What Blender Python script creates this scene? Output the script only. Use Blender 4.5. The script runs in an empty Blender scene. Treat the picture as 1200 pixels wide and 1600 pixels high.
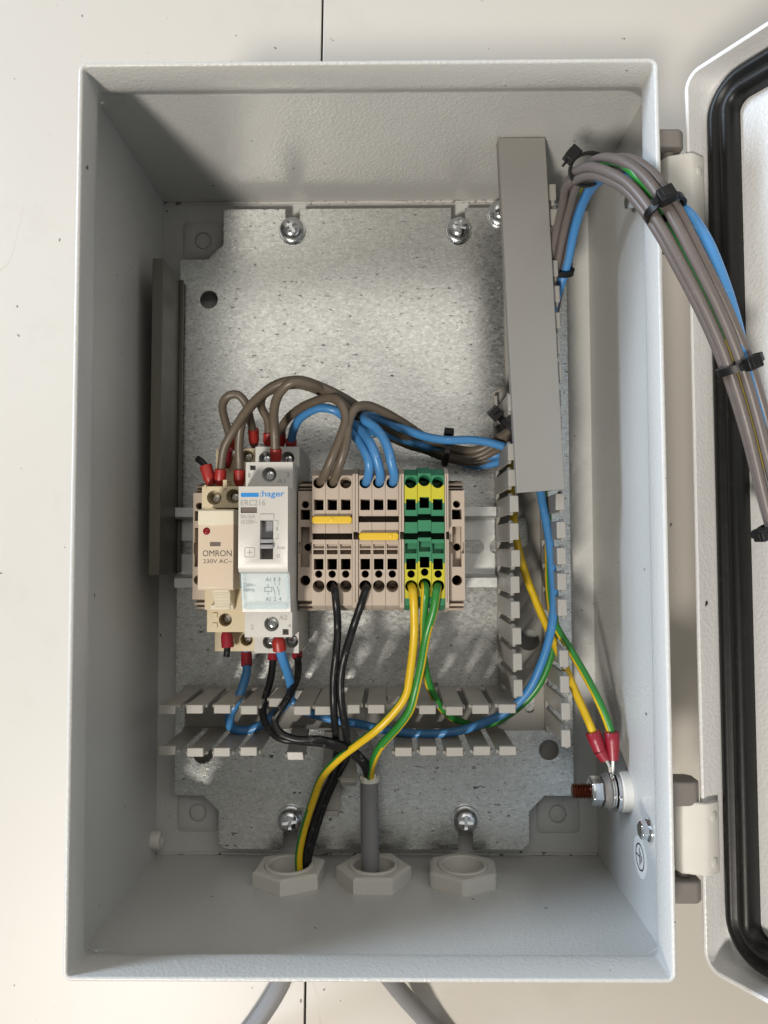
import bpy, bmesh, math, random
from mathutils import Matrix, Vector
random.seed(7)
S = 0.001                      # everything below is written in millimetres
scn = bpy.context.scene
COL = scn.collection

# ------------------------------------------------------------------ camera
_r = Vector((-0.0487, -0.0103, 0.0024))
RW = Matrix.Rotation(_r.length, 3, _r.normalized())          # world -> camera
_t = Vector((-5.44, 1.39, -258.95)) * 0.91532
RIMZ = 114.4
CAMP = -(RW.transposed() @ _t) + Vector((0, 0, RIMZ))
cd = bpy.data.cameras.new('camera')
cd.sensor_fit = 'VERTICAL'; cd.sensor_height = 36.0; cd.lens = 27.0
cd.clip_start = 0.005; cd.clip_end = 50
cam = bpy.data.objects.new('camera', cd); COL.objects.link(cam)
cam.matrix_world = Matrix.Translation(CAMP * S) @ RW.transposed().to_4x4()
scn.camera = cam

# ------------------------------------------------------------------ world, lamps, exposure
w = bpy.data.worlds.new('World'); scn.world = w; w.use_nodes = True
w.node_tree.nodes['Background'].inputs[0].default_value = (1.0, 0.95, 0.88, 1)
w.node_tree.nodes['Background'].inputs[1].default_value = 0.20

def area(name, loc, target, sx, sy, power, col):
    l = bpy.data.lights.new(name, 'AREA'); l.shape = 'RECTANGLE'; l.size = sx; l.size_y = sy
    l.energy = power; l.color = col
    o = bpy.data.objects.new(name, l); COL.objects.link(o)
    o.location = loc
    o.rotation_euler = (Vector(target) - Vector(loc)).to_track_quat('-Z', 'Y').to_euler()
    return o
area('ceiling_lamp', (-0.60, -1.12, 1.90), (0, 0, 0.05), 0.28, 0.28, 45.0, (1.0, 0.935, 0.85))
area('ceiling_panel', (0.75, 1.62, 2.0), (0.75, 1.62, 0), 3.2, 2.4, 27.0, (1.0, 0.955, 0.885))
area('window', (-1.35, 0.60, 0.58), (0, 0, 0.12), 0.9, 0.30, 30.0, (0.70, 0.83, 1.0))
scn.cycles.max_bounces = 8; scn.cycles.diffuse_bounces = 4; scn.cycles.glossy_bounces = 4; scn.cycles.caustics_reflective = False
vs = scn.view_settings
vs.view_transform = 'Standard'; vs.look = 'None'; vs.exposure = 0.0; vs.gamma = 1.0
vs.use_curve_mapping = False

# ------------------------------------------------------------------ projection helpers
def ray(px, py):
    return RW.transposed() @ Vector(((px - 600) / 1200.0, -(py - 800) / 1200.0, -1.0))
def at(px, py, z):
    d = ray(px, py); return CAMP + d * ((z - CAMP.z) / d.z)
def on_x(px, py, x):
    d = ray(px, py); return CAMP + d * ((x - CAMP.x) / d.x)
def Y(py, z, px=600): return at(px, py, z).y
def X(px, z, py=800): return at(px, py, z).x

# ------------------------------------------------------------------ materials
def nodes_of(name):
    m = bpy.data.materials.new(name); m.use_nodes = True
    nt = m.node_tree
    return m, nt, nt.nodes['Principled BSDF']
def N(nt, kind, **kw):
    n = nt.nodes.new(kind)
    for k, v in kw.items():
        if k in n.inputs: n.inputs[k].default_value = v
        else: setattr(n, k, v)
    return n
def mixc(nt, fac, a, b):
    n = nt.nodes.new('ShaderNodeMix'); n.data_type = 'RGBA'
    for s, v in ((0, fac), (6, a), (7, b)):
        if hasattr(v, 'is_linked'): nt.links.new(v, n.inputs[s])
        elif s == 0: n.inputs[0].default_value = v
        else: n.inputs[s].default_value = (v[0], v[1], v[2], 1)
    return n.outputs[2]
def ramp(nt, src, stops):
    n = nt.nodes.new('ShaderNodeValToRGB'); e = n.color_ramp.elements
    while len(e) < len(stops): e.new(0.5)
    for el, (p, v) in zip(e, stops):
        el.position = p; el.color = (v, v, v, 1)
    nt.links.new(src, n.inputs[0]); return n.outputs[0]
def coords(nt, scale=(1, 1, 1)):
    tc = nt.nodes.new('ShaderNodeTexCoord'); mp = nt.nodes.new('ShaderNodeMapping')
    mp.inputs['Scale'].default_value = scale
    nt.links.new(tc.outputs['Object'], mp.inputs[0]); return mp.outputs[0]
def noise(nt, vec, scale, detail=2.0, rough=0.5):
    n = N(nt, 'ShaderNodeTexNoise', Scale=scale, Detail=detail, Roughness=rough)
    nt.links.new(vec, n.inputs['Vector']); return n.outputs[0]
def bump(nt, b, h, strength, dist):
    n = N(nt, 'ShaderNodeBump', Strength=strength, Distance=dist)
    nt.links.new(h, n.inputs['Height']); nt.links.new(n.outputs[0], b.inputs['Normal'])

def plastic(name, col, rough=0.45, var=0.10, grain=900, bstr=0.08, metal=0.0, dust=0.0, spec=0.5):
    m, nt, b = nodes_of(name)
    v = coords(nt)
    f = noise(nt, v, 60, 4, 0.6)
    dark = tuple(c * (1 - var) for c in col); lite = tuple(min(1, c * (1 + var)) for c in col)
    c = mixc(nt, f, dark, lite)
    if dust:
        d = ramp(nt, noise(nt, v, 420, 3, 0.7), [(0.62, 0), (0.75, dust)])
        c = mixc(nt, d, c, (0.55, 0.53, 0.48))
    nt.links.new(c, b.inputs['Base Color'])
    r = nt.nodes.new('ShaderNodeMapRange'); nt.links.new(noise(nt, v, 130, 3), r.inputs[0])
    r.inputs[3].default_value = rough - 0.08; r.inputs[4].default_value = rough + 0.1
    nt.links.new(r.outputs[0], b.inputs['Roughness'])
    b.inputs['Metallic'].default_value = metal; b.inputs['Specular IOR Level'].default_value = spec
    bump(nt, b, noise(nt, v, grain, 2), bstr, 0.0003)
    return m

def powder(name, col, rough=0.36):
    """powder-coated sheet steel: orange-peel relief and small chips"""
    m, nt, b = nodes_of(name); v = coords(nt)
    c = mixc(nt, noise(nt, v, 18, 4, 0.6), tuple(x * 0.93 for x in col), tuple(x * 1.05 for x in col))
    chip = ramp(nt, noise(nt, v, 260, 2, 0.5), [(0.765, 0), (0.78, 1)])
    c = mixc(nt, chip, c, (0.05, 0.04, 0.03))
    nt.links.new(c, b.inputs['Base Color'])
    b.inputs['Roughness'].default_value = rough
    vo = N(nt, 'ShaderNodeTexVoronoi', Scale=1000.0); vo.feature = 'SMOOTH_F1'
    nt.links.new(v, vo.inputs['Vector'])
    bump(nt, b, vo.outputs[0], 0.24, 0.0006)
    return m

def galvanised():
    m, nt, b = nodes_of('galvanised_steel'); v = coords(nt)
    spangle = N(nt, 'ShaderNodeTexVoronoi', Scale=900.0); nt.links.new(coords(nt, (0.7, 1.2, 1)), spangle.inputs['Vector'])
    sp = nt.nodes.new('ShaderNodeSeparateColor'); nt.links.new(spangle.outputs['Color'], sp.inputs[0])
    fine = noise(nt, coords(nt, (0.7, 1.3, 1)), 700, 4, 0.7)
    base = mixc(nt, ramp(nt, fine, [(0.3, 0), (0.7, 1)]), (0.50, 0.51, 0.49), (0.80, 0.81, 0.785))
    cloud = ramp(nt, noise(nt, v, 22, 5, 0.65), [(0.3, 0), (0.75, 1)])
    cl = N(nt, 'ShaderNodeMath', operation='MULTIPLY'); nt.links.new(cloud, cl.inputs[0]); cl.inputs[1].default_value = 0.45
    base = mixc(nt, cl.outputs[0], base, (0.57, 0.58, 0.565))
    # dark pits: short dashes along x
    pit1 = ramp(nt, noise(nt, coords(nt, (0.6, 1.3, 1)), 480, 3, 0.6), [(0.63, 0), (0.69, 1)])
    dens = ramp(nt, noise(nt, coords(nt, (1, 0.18, 1)), 34, 3, 0.5), [(0.36, 0), (0.50, 1)])
    mu = N(nt, 'ShaderNodeMath', operation='MULTIPLY'); nt.links.new(pit1, mu.inputs[0]); nt.links.new(dens, mu.inputs[1])
    pit2 = ramp(nt, noise(nt, coords(nt, (0.6, 1.2, 1)), 260, 2, 0.5), [(0.725, 0), (0.76, 1)])
    ad = N(nt, 'ShaderNodeMath', operation='MAXIMUM'); nt.links.new(mu.outputs[0], ad.inputs[0]); nt.links.new(pit2, ad.inputs[1])
    sc = N(nt, 'ShaderNodeMath', operation='MULTIPLY'); nt.links.new(ad.outputs[0], sc.inputs[0]); sc.inputs[1].default_value = 0.62
    base = mixc(nt, sc.outputs[0], base, (0.07, 0.07, 0.065))
    nt.links.new(base, b.inputs['Base Color'])
    b.inputs['Metallic'].default_value = 0.92
    r = nt.nodes.new('ShaderNodeMapRange'); nt.links.new(sp.outputs[1], r.inputs[0])
    r.inputs[3].default_value = 0.24; r.inputs[4].default_value = 0.34
    a2 = N(nt, 'ShaderNodeMath', operation='ADD'); nt.links.new(r.outputs[0], a2.inputs[0]); nt.links.new(sc.outputs[0], a2.inputs[1])
    nt.links.new(a2.outputs[0], b.inputs['Roughness'])
    bump(nt, b, noise(nt, coords(nt, (0.8, 1.4, 1)), 620, 4, 0.7), 0.16, 0.0004)
    return m

def metal(name, col, rough=0.25):
    m, nt, b = nodes_of(name); v = coords(nt)
    nt.links.new(mixc(nt, noise(nt, v, 300, 3), tuple(c * 0.85 for c in col), col), b.inputs['Base Color'])
    b.inputs['Metallic'].default_value = 1.0
    r = nt.nodes.new('ShaderNodeMapRange'); nt.links.new(noise(nt, v, 500, 3), r.inputs[0])
    r.inputs[3].default_value = rough * 0.7; r.inputs[4].default_value = rough * 1.4
    nt.links.new(r.outputs[0], b.inputs['Roughness'])
    return m

def laminate():
    m, nt, b = nodes_of('table_laminate'); v = coords(nt)
    c = mixc(nt, noise(nt, v, 5, 4, 0.6), (0.48, 0.452, 0.402), (0.53, 0.50, 0.45))
    smear = ramp(nt, noise(nt, v, 26, 6, 0.75), [(0.56, 0), (0.72, 0.16)])
    c = mixc(nt, smear, c, (0.36, 0.33, 0.28))
    # thin scratches: narrow iso-line of a stretched, warped noise
    s1 = noise(nt, coords(nt, (1.0, 0.5, 1)), 14, 2, 0.5)
    line = ramp(nt, s1, [(0.378, 0), (0.3805, 0.6), (0.383, 0)])
    brk = ramp(nt, noise(nt, v, 30, 2), [(0.52, 0), (0.60, 1)])
    mu = N(nt, 'ShaderNodeMath', operation='MULTIPLY'); nt.links.new(line, mu.inputs[0]); nt.links.new(brk, mu.inputs[1])
    c = mixc(nt, mu.outputs[0], c, (0.22, 0.17, 0.12))
    speck = ramp(nt, noise(nt, coords(nt, (1.1, 0.8, 1)), 260, 2, 0.5), [(0.75, 0), (0.77, 0.85)])
    where = ramp(nt, noise(nt, v, 16, 2), [(0.44, 0), (0.54, 1)])
    mu2 = N(nt, 'ShaderNodeMath', operation='MULTIPLY'); nt.links.new(speck, mu2.inputs[0]); nt.links.new(where, mu2.inputs[1])
    c = mixc(nt, mu2.outputs[0], c, (0.035, 0.02, 0.015))
    nt.links.new(c, b.inputs['Base Color'])
    b.inputs['Roughness'].default_value = 0.42
    bump(nt, b, noise(nt, v, 300, 3), 0.04, 0.0005)
    return m

MAT = {
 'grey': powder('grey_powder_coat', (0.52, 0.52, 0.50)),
 'greylit': powder('grey_coat_lit', (0.66, 0.66, 0.65)),  # same coat as the body, lightened to put window light into the door
 'zinc': galvanised(),
 'rail': metal('zinc_rail', (0.80, 0.82, 0.80), 0.42),
 'screw': metal('zinc_plated_screw', (0.74, 0.76, 0.78), 0.16),
 'screwdark': metal('dull_screw', (0.55, 0.53, 0.48), 0.25),
 'copper': metal('copper_stud', (0.27, 0.115, 0.07), 0.28),
 'tin': metal('tinned_copper', (0.78, 0.76, 0.72), 0.25),
 'table': laminate(),
 'duct': plastic('duct_grey_plastic', (0.295, 0.282, 0.255), 0.42, 0.06),
 'cover': plastic('duct_cover_plastic', (0.235, 0.227, 0.212), 0.45, 0.05),
 'olive': plastic('olive_grey_plastic', (0.105, 0.102, 0.080), 0.45, 0.06),
 'beige': plastic('beige_polyamide', (0.44, 0.365, 0.295), 0.5, 0.05),
 'ivory': plastic('ivory_plastic', (0.56, 0.475, 0.32), 0.42, 0.05),
 'ivorylight': plastic('pale_ivory_plastic', (0.68, 0.63, 0.50), 0.35, 0.03),
 'relay': plastic('relay_case_plastic', (0.60, 0.50, 0.385), 0.38, 0.03),
 'white': plastic('white_plastic', (0.53, 0.52, 0.49), 0.38, 0.03),
 'green': plastic('green_polyamide', (0.025, 0.19, 0.09), 0.45, 0.06),
 'yelgreen': plastic('yellow_terminal_plastic', (0.50, 0.46, 0.02), 0.45, 0.05),
 'yellow': plastic('yellow_jumper_plastic', (0.68, 0.45, 0.025), 0.4, 0.04),
 'toggle': plastic('grey_toggle_plastic', (0.29, 0.29, 0.31), 0.4, 0.04),
 'dark': plastic('black_plastic', (0.006, 0.006, 0.0065), 0.42, 0.1, spec=0.28),
 'rubber': plastic('black_rubber', (0.006, 0.0058, 0.0055), 0.40, 0.2, 300, 0.15, 0, 0.04, 0.3),
 'bracket': plastic('cast_hinge_metal', (0.17, 0.155, 0.14), 0.5, 0.12),
 'nut': plastic('grey_gland_plastic', (0.58, 0.565, 0.52), 0.5, 0.04),
 'brown': plastic('brown_wire', (0.105, 0.083, 0.060), 0.40, 0.14, 400, 0.12, 0, 0.10),
 'taupe': plastic('taupe_wire', (0.118, 0.097, 0.087), 0.42, 0.12, 400, 0.12, 0, 0.10),
 'blue': plastic('blue_wire', (0.05, 0.20, 0.44), 0.36, 0.10, 400, 0.1, 0, 0.25),
 'black': plastic('black_wire', (0.007, 0.007, 0.008), 0.36, 0.2, 400, 0.15, 0, 0.25, 0.35),
 'wgreen': plastic('green_wire', (0.022, 0.19, 0.028), 0.36, 0.08, 400, 0.1),
 'wyellow': plastic('yellow_wire', (0.60, 0.40, 0.010), 0.36, 0.05, 400, 0.1),
 'cable': plastic('grey_cable_jacket', (0.195, 0.195, 0.20), 0.5, 0.08, 500, 0.12),
 'torn': plastic('torn_white_sheath', (0.72, 0.70, 0.62), 0.6, 0.08, 300, 0.3),
 'red': plastic('red_ferrule', (0.30, 0.018, 0.014), 0.4, 0.12),
 'darkred': plastic('dark_red_lug', (0.24, 0.010, 0.022), 0.36, 0.12),
 'led': plastic('red_led', (0.22, 0.005, 0.01), 0.12, 0.05),
 'ink': plastic('black_ink', (0.035, 0.033, 0.035), 0.5, 0.05),
 'greyink': plastic('grey_ink', (0.27, 0.265, 0.255), 0.5, 0.05),
 'blueink': plastic('blue_ink', (0.015, 0.22, 0.58), 0.45, 0.05),
 'sticker': plastic('white_sticker', (0.70, 0.69, 0.65), 0.5, 0.03),
 'smoke': plastic('smoked_window', (0.16, 0.13, 0.12), 0.12, 0.1),
 'whitewasher': plastic('white_washer', (0.66, 0.65, 0.60), 0.4, 0.04),
 'gap': plastic('table_core', (0.10, 0.06, 0.03), 0.8, 0.2),
}
def clear():
    m, nt, b = nodes_of('clear_blue_plastic')
    v = coords(nt)
    nt.links.new(mixc(nt, noise(nt, v, 200, 2), (0.42, 0.68, 0.78), (0.55, 0.78, 0.86)), b.inputs['Base Color'])
    b.inputs['Roughness'].default_value = 0.07; b.inputs['Alpha'].default_value = 0.13
    return m
MAT['clear'] = clear()

# ------------------------------------------------------------------ mesh builder
BASE = {}
class MB:
    def __init__(s): s.v = []; s.f = []; s.m = []; s.smooth = []
    def add(s, verts, faces, m=0, smooth=False):
        o = len(s.v); s.v += [Vector(p) for p in verts]
        for f in faces:
            s.f.append([i + o for i in f]); s.m.append(m); s.smooth.append(smooth)
        return s
    def box(s, x0, x1, y0, y1, z0, z1, m=0):
        if x0 > x1: x0, x1 = x1, x0
        if y0 > y1: y0, y1 = y1, y0
        v = [(x, y, z) for z in (z0, z1) for y in (y0, y1) for x in (x0, x1)]
        return s.add(v, [(0, 2, 3, 1), (4, 5, 7, 6), (0, 1, 5, 4), (2, 6, 7, 3), (0, 4, 6, 2), (1, 3, 7, 5)], m)
    def obox(s, c, ax, ay, az, m=0):
        """oriented box: centre and three half-axis vectors"""
        c = Vector(c); ax = Vector(ax); ay = Vector(ay); az = Vector(az)
        v = [c + ax * i + ay * j + az * k for k in (-1, 1) for j in (-1, 1) for i in (-1, 1)]
        if ax.cross(ay).dot(az) < 0: v = [c - ax * i + ay * j + az * k for k in (-1, 1) for j in (-1, 1) for i in (-1, 1)]
        return s.add(v, [(0, 2, 3, 1), (4, 5, 7, 6), (0, 1, 5, 4), (2, 6, 7, 3), (0, 4, 6, 2), (1, 3, 7, 5)], m)
    def prism(s, poly, z0, z1, m=0):
        """polygon in xy (counter-clockwise) raised from z0 to z1"""
        n = len(poly)
        v = [(p[0], p[1], z0) for p in poly] + [(p[0], p[1], z1) for p in poly]
        f = [list(range(n))[::-1], list(range(n, 2 * n))] + [(i, (i + 1) % n, (i + 1) % n + n, i + n) for i in range(n)]
        return s.add(v, f, m)
    def prism_x(s, prof, x0, x1, m=0):
        """polygon in yz (counter-clockwise seen from +x) from x0 to x1"""
        n = len(prof)
        v = [(x0, p[0], p[1]) for p in prof] + [(x1, p[0], p[1]) for p in prof]
        f = [list(range(n))[::-1], list(range(n, 2 * n))] + [(i, (i + 1) % n, (i + 1) % n + n, i + n) for i in range(n)]
        return s.add(v, f, m)
    def columns(s, x0, x1, top, z0, mats=None):
        """solid under a stepped top line [(y, z), ...] (y rising)"""
        for i in range(1, len(top)):
            if top[i][0] <= top[i - 1][0]: top[i] = (top[i - 1][0] + 0.04, top[i][1])
        n = len(top); v = []
        for y, z in top: v += [(x0, y, z0), (x1, y, z0), (x0, y, z), (x1, y, z)]
        o = len(s.v); s.v += [Vector(p) for p in v]
        def fc(idx, m): s.f.append([i + o for i in idx]); s.m.append(m); s.smooth.append(False)
        for i in range(n - 1):
            a = 4 * i; b = a + 4; m = mats[i] if mats else 0
            fc((a + 2, a + 3, b + 3, b + 2), m); fc((a + 1, a, b, b + 1), m)
            fc((a, a + 2, b + 2, b), m); fc((a + 3, a + 1, b + 1, b + 3), m)
        m0 = mats[0] if mats else 0; m1 = mats[-1] if mats else 0
        fc((0, 1, 3, 2), m0); e = 4 * (n - 1); fc((e + 1, e, e + 2, e + 3), m1)
        return s
    def lathe(s, o, d, prof, n=20, m=0, smooth=True, close=True):
        """profile [(t along d, radius), ...]"""
        o = Vector(o); d = Vector(d).normalized()
        a = d.orthogonal().normalized(); b = d.cross(a)
        v = []; f = []
        for t, r in prof:
            for k in range(n):
                q = 2 * math.pi * k / n; v.append(o + d * t + (a * math.cos(q) + b * math.sin(q)) * r)
        for i in range(len(prof) - 1):
            for k in range(n):
                k2 = (k + 1) % n; f.append((i * n + k, i * n + k2, (i + 1) * n + k2, (i + 1) * n + k))
        s.add(v, f, m, smooth)
        if close:
            q = len(s.v) - len(v)
            if prof[0][1] > 1e-6: s.f.append([q + k for k in range(n)][::-1]); s.m.append(m); s.smooth.append(False)
            if prof[-1][1] > 1e-6: s.f.append([q + (len(prof) - 1) * n + k for k in range(n)]); s.m.append(m); s.smooth.append(False)
        return s
    def ring(s, o, d, prof, n=32, m=0, shape=None):
        """closed lathe profile (a torus-like ring); shape(angle) scales the radius of flagged points"""
        o = Vector(o); d = Vector(d).normalized()
        a = Vector((0, 0, 1)) if abs(d.z) < 0.9 else Vector((1, 0, 0))
        a = (a - d * a.dot(d)).normalized(); b = d.cross(a)
        v = []; f = []
        L = len(prof)
        for p in prof:
            for k in range(n):
                q = 2 * math.pi * k / n
                r = p[1] * (shape(q) if (shape and len(p) > 2 and p[2]) else 1)
                v.append(o + d * p[0] + (a * math.cos(q) + b * math.sin(q)) * r)
        for i in range(L):
            j = (i + 1) % L
            for k in range(n):
                k2 = (k + 1) % n; f.append((i * n + k, i * n + k2, j * n + k2, j * n + k))
        return s.add(v, f, m, True)
    def tube(s, pts, r, n=12, step=1.5, m=0, stripe=None, twist=0.0, phase=0.0):
        P = spline(pts, step); fr = frames(P)
        v = []; f = []
        for i, (p, (t, a, b)) in enumerate(zip(P, fr)):
            for k in range(n):
                q = 2 * math.pi * k / n; v.append(p + (a * math.cos(q) + b * math.sin(q)) * r)
        o = len(s.v); s.v += v
        acc = 0.0
        for i in range(len(P) - 1):
            acc += (P[i + 1] - P[i]).length
            for k in range(n):
                k2 = (k + 1) % n
                s.f.append([o + i * n + k, o + i * n + k2, o + (i + 1) * n + k2, o + (i + 1) * n + k])
                mm = m
                if stripe is not None:
                    ang = (k + 0.5) / n + phase + twist * acc
                    mm = m if (ang % 1.0) < 0.5 else stripe
                s.m.append(mm); s.smooth.append(True)
        s.f.append([o + k for k in range(n)][::-1]); s.m.append(m); s.smooth.append(False)
        e = o + (len(P) - 1) * n
        s.f.append([e + k for k in range(n)]); s.m.append(m); s.smooth.append(False)
        return s
    def bounds(s):
        xs = [p.x for p in s.v]; ys = [p.y for p in s.v]; zs = [p.z for p in s.v]
        return Vector(((min(xs) + max(xs)) / 2, (min(ys) + max(ys)) / 2, min(zs)))
    def build(s, name, mats, parent=None, bevel=0, seg=2, sharp=40, base=None, fix=True):
        if base is None: base = BASE[parent.name] if parent else s.bounds()
        me = bpy.data.meshes.new(name)
        me.from_pydata([tuple((p - base) * S) for p in s.v], [], s.f)
        for k in (mats if isinstance(mats, (list, tuple)) else [mats]): me.materials.append(MAT[k])
        for p, mi, sm in zip(me.polygons, s.m, s.smooth): p.material_index = mi; p.use_smooth = sm
        if fix:
            bm = bmesh.new(); bm.from_mesh(me); bmesh.ops.recalc_face_normals(bm, faces=bm.faces); bm.to_mesh(me); bm.free()
        me.set_sharp_from_angle(angle=math.radians(sharp))
        o = bpy.data.objects.new(name, me); COL.objects.link(o)
        if parent: o.parent = parent
        else: o.location = base * S
        BASE[o.name] = base
        if bevel:
            b = o.modifiers.new('bevel', 'BEVEL'); b.width = bevel * S; b.segments = seg
            b.limit_method = 'ANGLE'; b.angle_limit = math.radians(35); b.harden_normals = False
            for p in me.polygons: p.use_smooth = True
            me.set_sharp_from_angle(angle=math.radians(sharp))
        return o

def spline(pts, step):
    P = [Vector(p) for p in pts]
    if len(P) < 3:
        n = max(1, int((P[1] - P[0]).length / step)); return [P[0].lerp(P[1], i / n) for i in range(n + 1)]
    Q = [P[0] * 2 - P[1]] + P + [P[-1] * 2 - P[-2]]
    out = []
    for i in range(1, len(Q) - 2):
        p0, p1, p2, p3 = Q[i - 1:i + 3]
        n = max(2, int((p2 - p1).length / step))
        # centripetal Catmull-Rom
        t0 = 0.0; t1 = t0 + max(1e-4, (p1 - p0).length) ** 0.5; t2 = t1 + max(1e-4, (p2 - p1).length) ** 0.5; t3 = t2 + max(1e-4, (p3 - p2).length) ** 0.5
        for k in range(n):
            t = t1 + (t2 - t1) * k / n
            A1 = p0 * ((t1 - t) / (t1 - t0)) + p1 * ((t - t0) / (t1 - t0))
            A2 = p1 * ((t2 - t) / (t2 - t1)) + p2 * ((t - t1) / (t2 - t1))
            A3 = p2 * ((t3 - t) / (t3 - t2)) + p3 * ((t - t2) / (t3 - t2))
            B1 = A1 * ((t2 - t) / (t2 - t0)) + A2 * ((t - t0) / (t2 - t0))
            B2 = A2 * ((t3 - t) / (t3 - t1)) + A3 * ((t - t1) / (t3 - t1))
            out.append(B1 * ((t2 - t) / (t2 - t1)) + B2 * ((t - t1) / (t2 - t1)))
    out.append(P[-1]); return out
def frames(P):
    T = []
    for i in range(len(P)):
        d = (P[min(i + 1, len(P) - 1)] - P[max(i - 1, 0)]); T.append(d.normalized())
    up = Vector((0, 0, 1)) if abs(T[0].z) < 0.9 else Vector((0, 1, 0))
    a = (up - T[0] * up.dot(T[0])).normalized(); out = []
    for i, t in enumerate(T):
        a = (a - t * a.dot(t)).normalized(); out.append((t, a, t.cross(a)))
    return out

def tag(o, label=None, cat=None, group=None, kind=None):
    if label: o['label'] = label
    if cat: o['category'] = cat
    if group: o['group'] = group
    if kind: o['kind'] = kind
    return o
def thing(name, base, label, cat, group=None, kind=None):
    o = bpy.data.objects.new(name, None); COL.objects.link(o)
    o.empty_display_size = 0.01; o.location = Vector(base) * S
    BASE[o.name] = Vector(base)
    return tag(o, label, cat, group, kind)
def copy_tree(o, parent=None):
    c = o.copy(); COL.objects.link(c); BASE[c.name] = BASE[o.name]
    if parent: c.parent = parent
    for ch in list(o.children): copy_tree(ch, c)
    return c
def cut(o, cutter, mats=None):
    """boolean difference baked into the mesh"""
    base = BASE[o.name] if not o.parent else BASE[o.parent.name]
    c = cutter.build('cutter', mats or [], None, base=base)
    par = o.parent; o.parent = None; loc = o.location.copy(); o.location = c.location
    md = o.modifiers.new('cut', 'BOOLEAN'); md.operation = 'DIFFERENCE'; md.object = c; md.solver = 'EXACT'
    keep = [m for m in o.modifiers if m.type == 'BEVEL']
    for m in keep: m.show_viewport = False
    dg = bpy.context.evaluated_depsgraph_get(); dg.update()
    me = bpy.data.meshes.new_from_object(o.evaluated_get(dg), depsgraph=dg)
    o.modifiers.remove(md)
    for m in keep: m.show_viewport = True
    old = o.data; o.data = me; me.name = old.name
    me.set_sharp_from_angle(angle=math.radians(40))
    o.location = loc; o.parent = par
    cm = c.data; bpy.data.objects.remove(c); bpy.data.meshes.remove(cm); bpy.data.meshes.remove(old)
    return o

def rrect(hx, hy, r, n=5):
    """rounded rectangle, counter-clockwise"""
    out = []
    for cx, cy, a0 in ((hx - r, hy - r, 0), (-hx + r, hy - r, 90), (-hx + r, -hy + r, 180), (hx - r, -hy + r, 270)):
        for k in range(n + 1):
            q = math.radians(a0 + 90 * k / n); out.append((cx + r * math.cos(q), cy + r * math.sin(q)))
    return out
def sweep_rrect(mb, hx, hy, r, prof, tf, n=5, m=0, smooth=True):
    """closed profile [(inset, height)] swept round a rounded rectangle; tf maps (a, b, h) to the world"""
    loops = []
    for i, h in prof:
        loops.append([tf(a, b, h) for a, b in rrect(hx - i, hy - i, max(0.4, r - i), n)])
    L = len(loops[0]); v = [p for lp in loops for p in lp]; f = []
    K = len(loops)
    for i in range(K):
        j = (i + 1) % K
        for k in range(L):
            k2 = (k + 1) % L; f.append((i * L + k, i * L + k2, j * L + k2, j * L + k))
    mb.add(v, f, m, smooth)

FONT_N = [0]
def lettering(txt, px0, py0, px1, py1, z, mat, parent, name='lettering', bold=0.0, keep_aspect=False):
    """flat print fitted to a rectangle of the face at height z"""
    c = bpy.data.curves.new('text', 'FONT'); c.body = txt; c.size = 1.0; c.offset = bold; c.resolution_u = 3
    to = bpy.data.objects.new('text', c); COL.objects.link(to)
    dg = bpy.context.evaluated_depsgraph_get(); dg.update()
    me = bpy.data.meshes.new_from_object(to.evaluated_get(dg), depsgraph=dg)
    bpy.data.objects.remove(to); bpy.data.curves.remove(c)
    a = at(px0, py1, z); b = at(px1, py0, z)
    xs = [v.co.x for v in me.vertices]; ys = [v.co.y for v in me.vertices]
    x0, x1, y0, y1 = min(xs), max(xs), min(ys), max(ys)
    base = BASE[parent.name]
    for v in me.vertices:
        u = (v.co.x - x0) / max(1e-6, x1 - x0); t = (v.co.y - y0) / max(1e-6, y1 - y0)
        p = Vector((a.x + (b.x - a.x) * u, a.y + (b.y - a.y) * t, z)) - base
        v.co = p * S
    me.materials.clear(); me.materials.append(MAT[mat]); me.name = name
    o = bpy.data.objects.new(name, me); COL.objects.link(o); o.parent = parent
    BASE[o.name] = base
    return o
def pxbox(mb, px0, py0, px1, py1, z0, z1, m=0):
    a = at(px0, py1, z1); b = at(px1, py0, z1)
    return mb.box(a.x, b.x, a.y, b.y, z0, z1, m)

#==================================================================== SETTING: the table
tbl = thing('table_top', (0, 0, -18), None, None, kind='structure')
seam = X(503, 0, 40) - 3.4; tbl.rotation_euler.z = -0.0153
MB().box(-1400, seam - 0.45, -1400, 1400, -18, 0).build('board', 'table', tbl, bevel=0.3)
MB().box(seam + 0.45, 1400, -1400, 1400, -18, 0).build('board', 'table', tbl, bevel=0.3)
MB().box(-300, 250, -500, 500, -22, -18.2).build('sub_board', 'gap', tbl)

#==================================================================== ENCLOSURE
IX, IY = 98.5, 148.8
enc = thing('enclosure', (0, 0, 0.2), 'grey powder-coated steel cabinet body lying open on the table', 'enclosure')
bp = MB().box(-IX, IX, -IY, IY, 0.2, 1.5).build('back_panel', 'grey', enc)
MB().box(-IX - 1.5, -IX, -IY - 1.5, IY + 1.5, 0.2, 85.98).build('side_wall', 'grey', enc, bevel=0.4)
MB().box(IX, IX + 1.5, -IY - 1.5, IY + 1.5, 0.2, 85.98).build('side_wall', 'grey', enc, bevel=0.4)
MB().box(-IX + .01, IX - .01, IY, IY + 1.5, 0.2, 85.98).build('side_wall', 'grey', enc)
bw = MB().box(-IX + .01, IX - .01, -IY - 1.5, -IY, 0.2, 85.98).build('side_wall', 'grey', enc)
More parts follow.
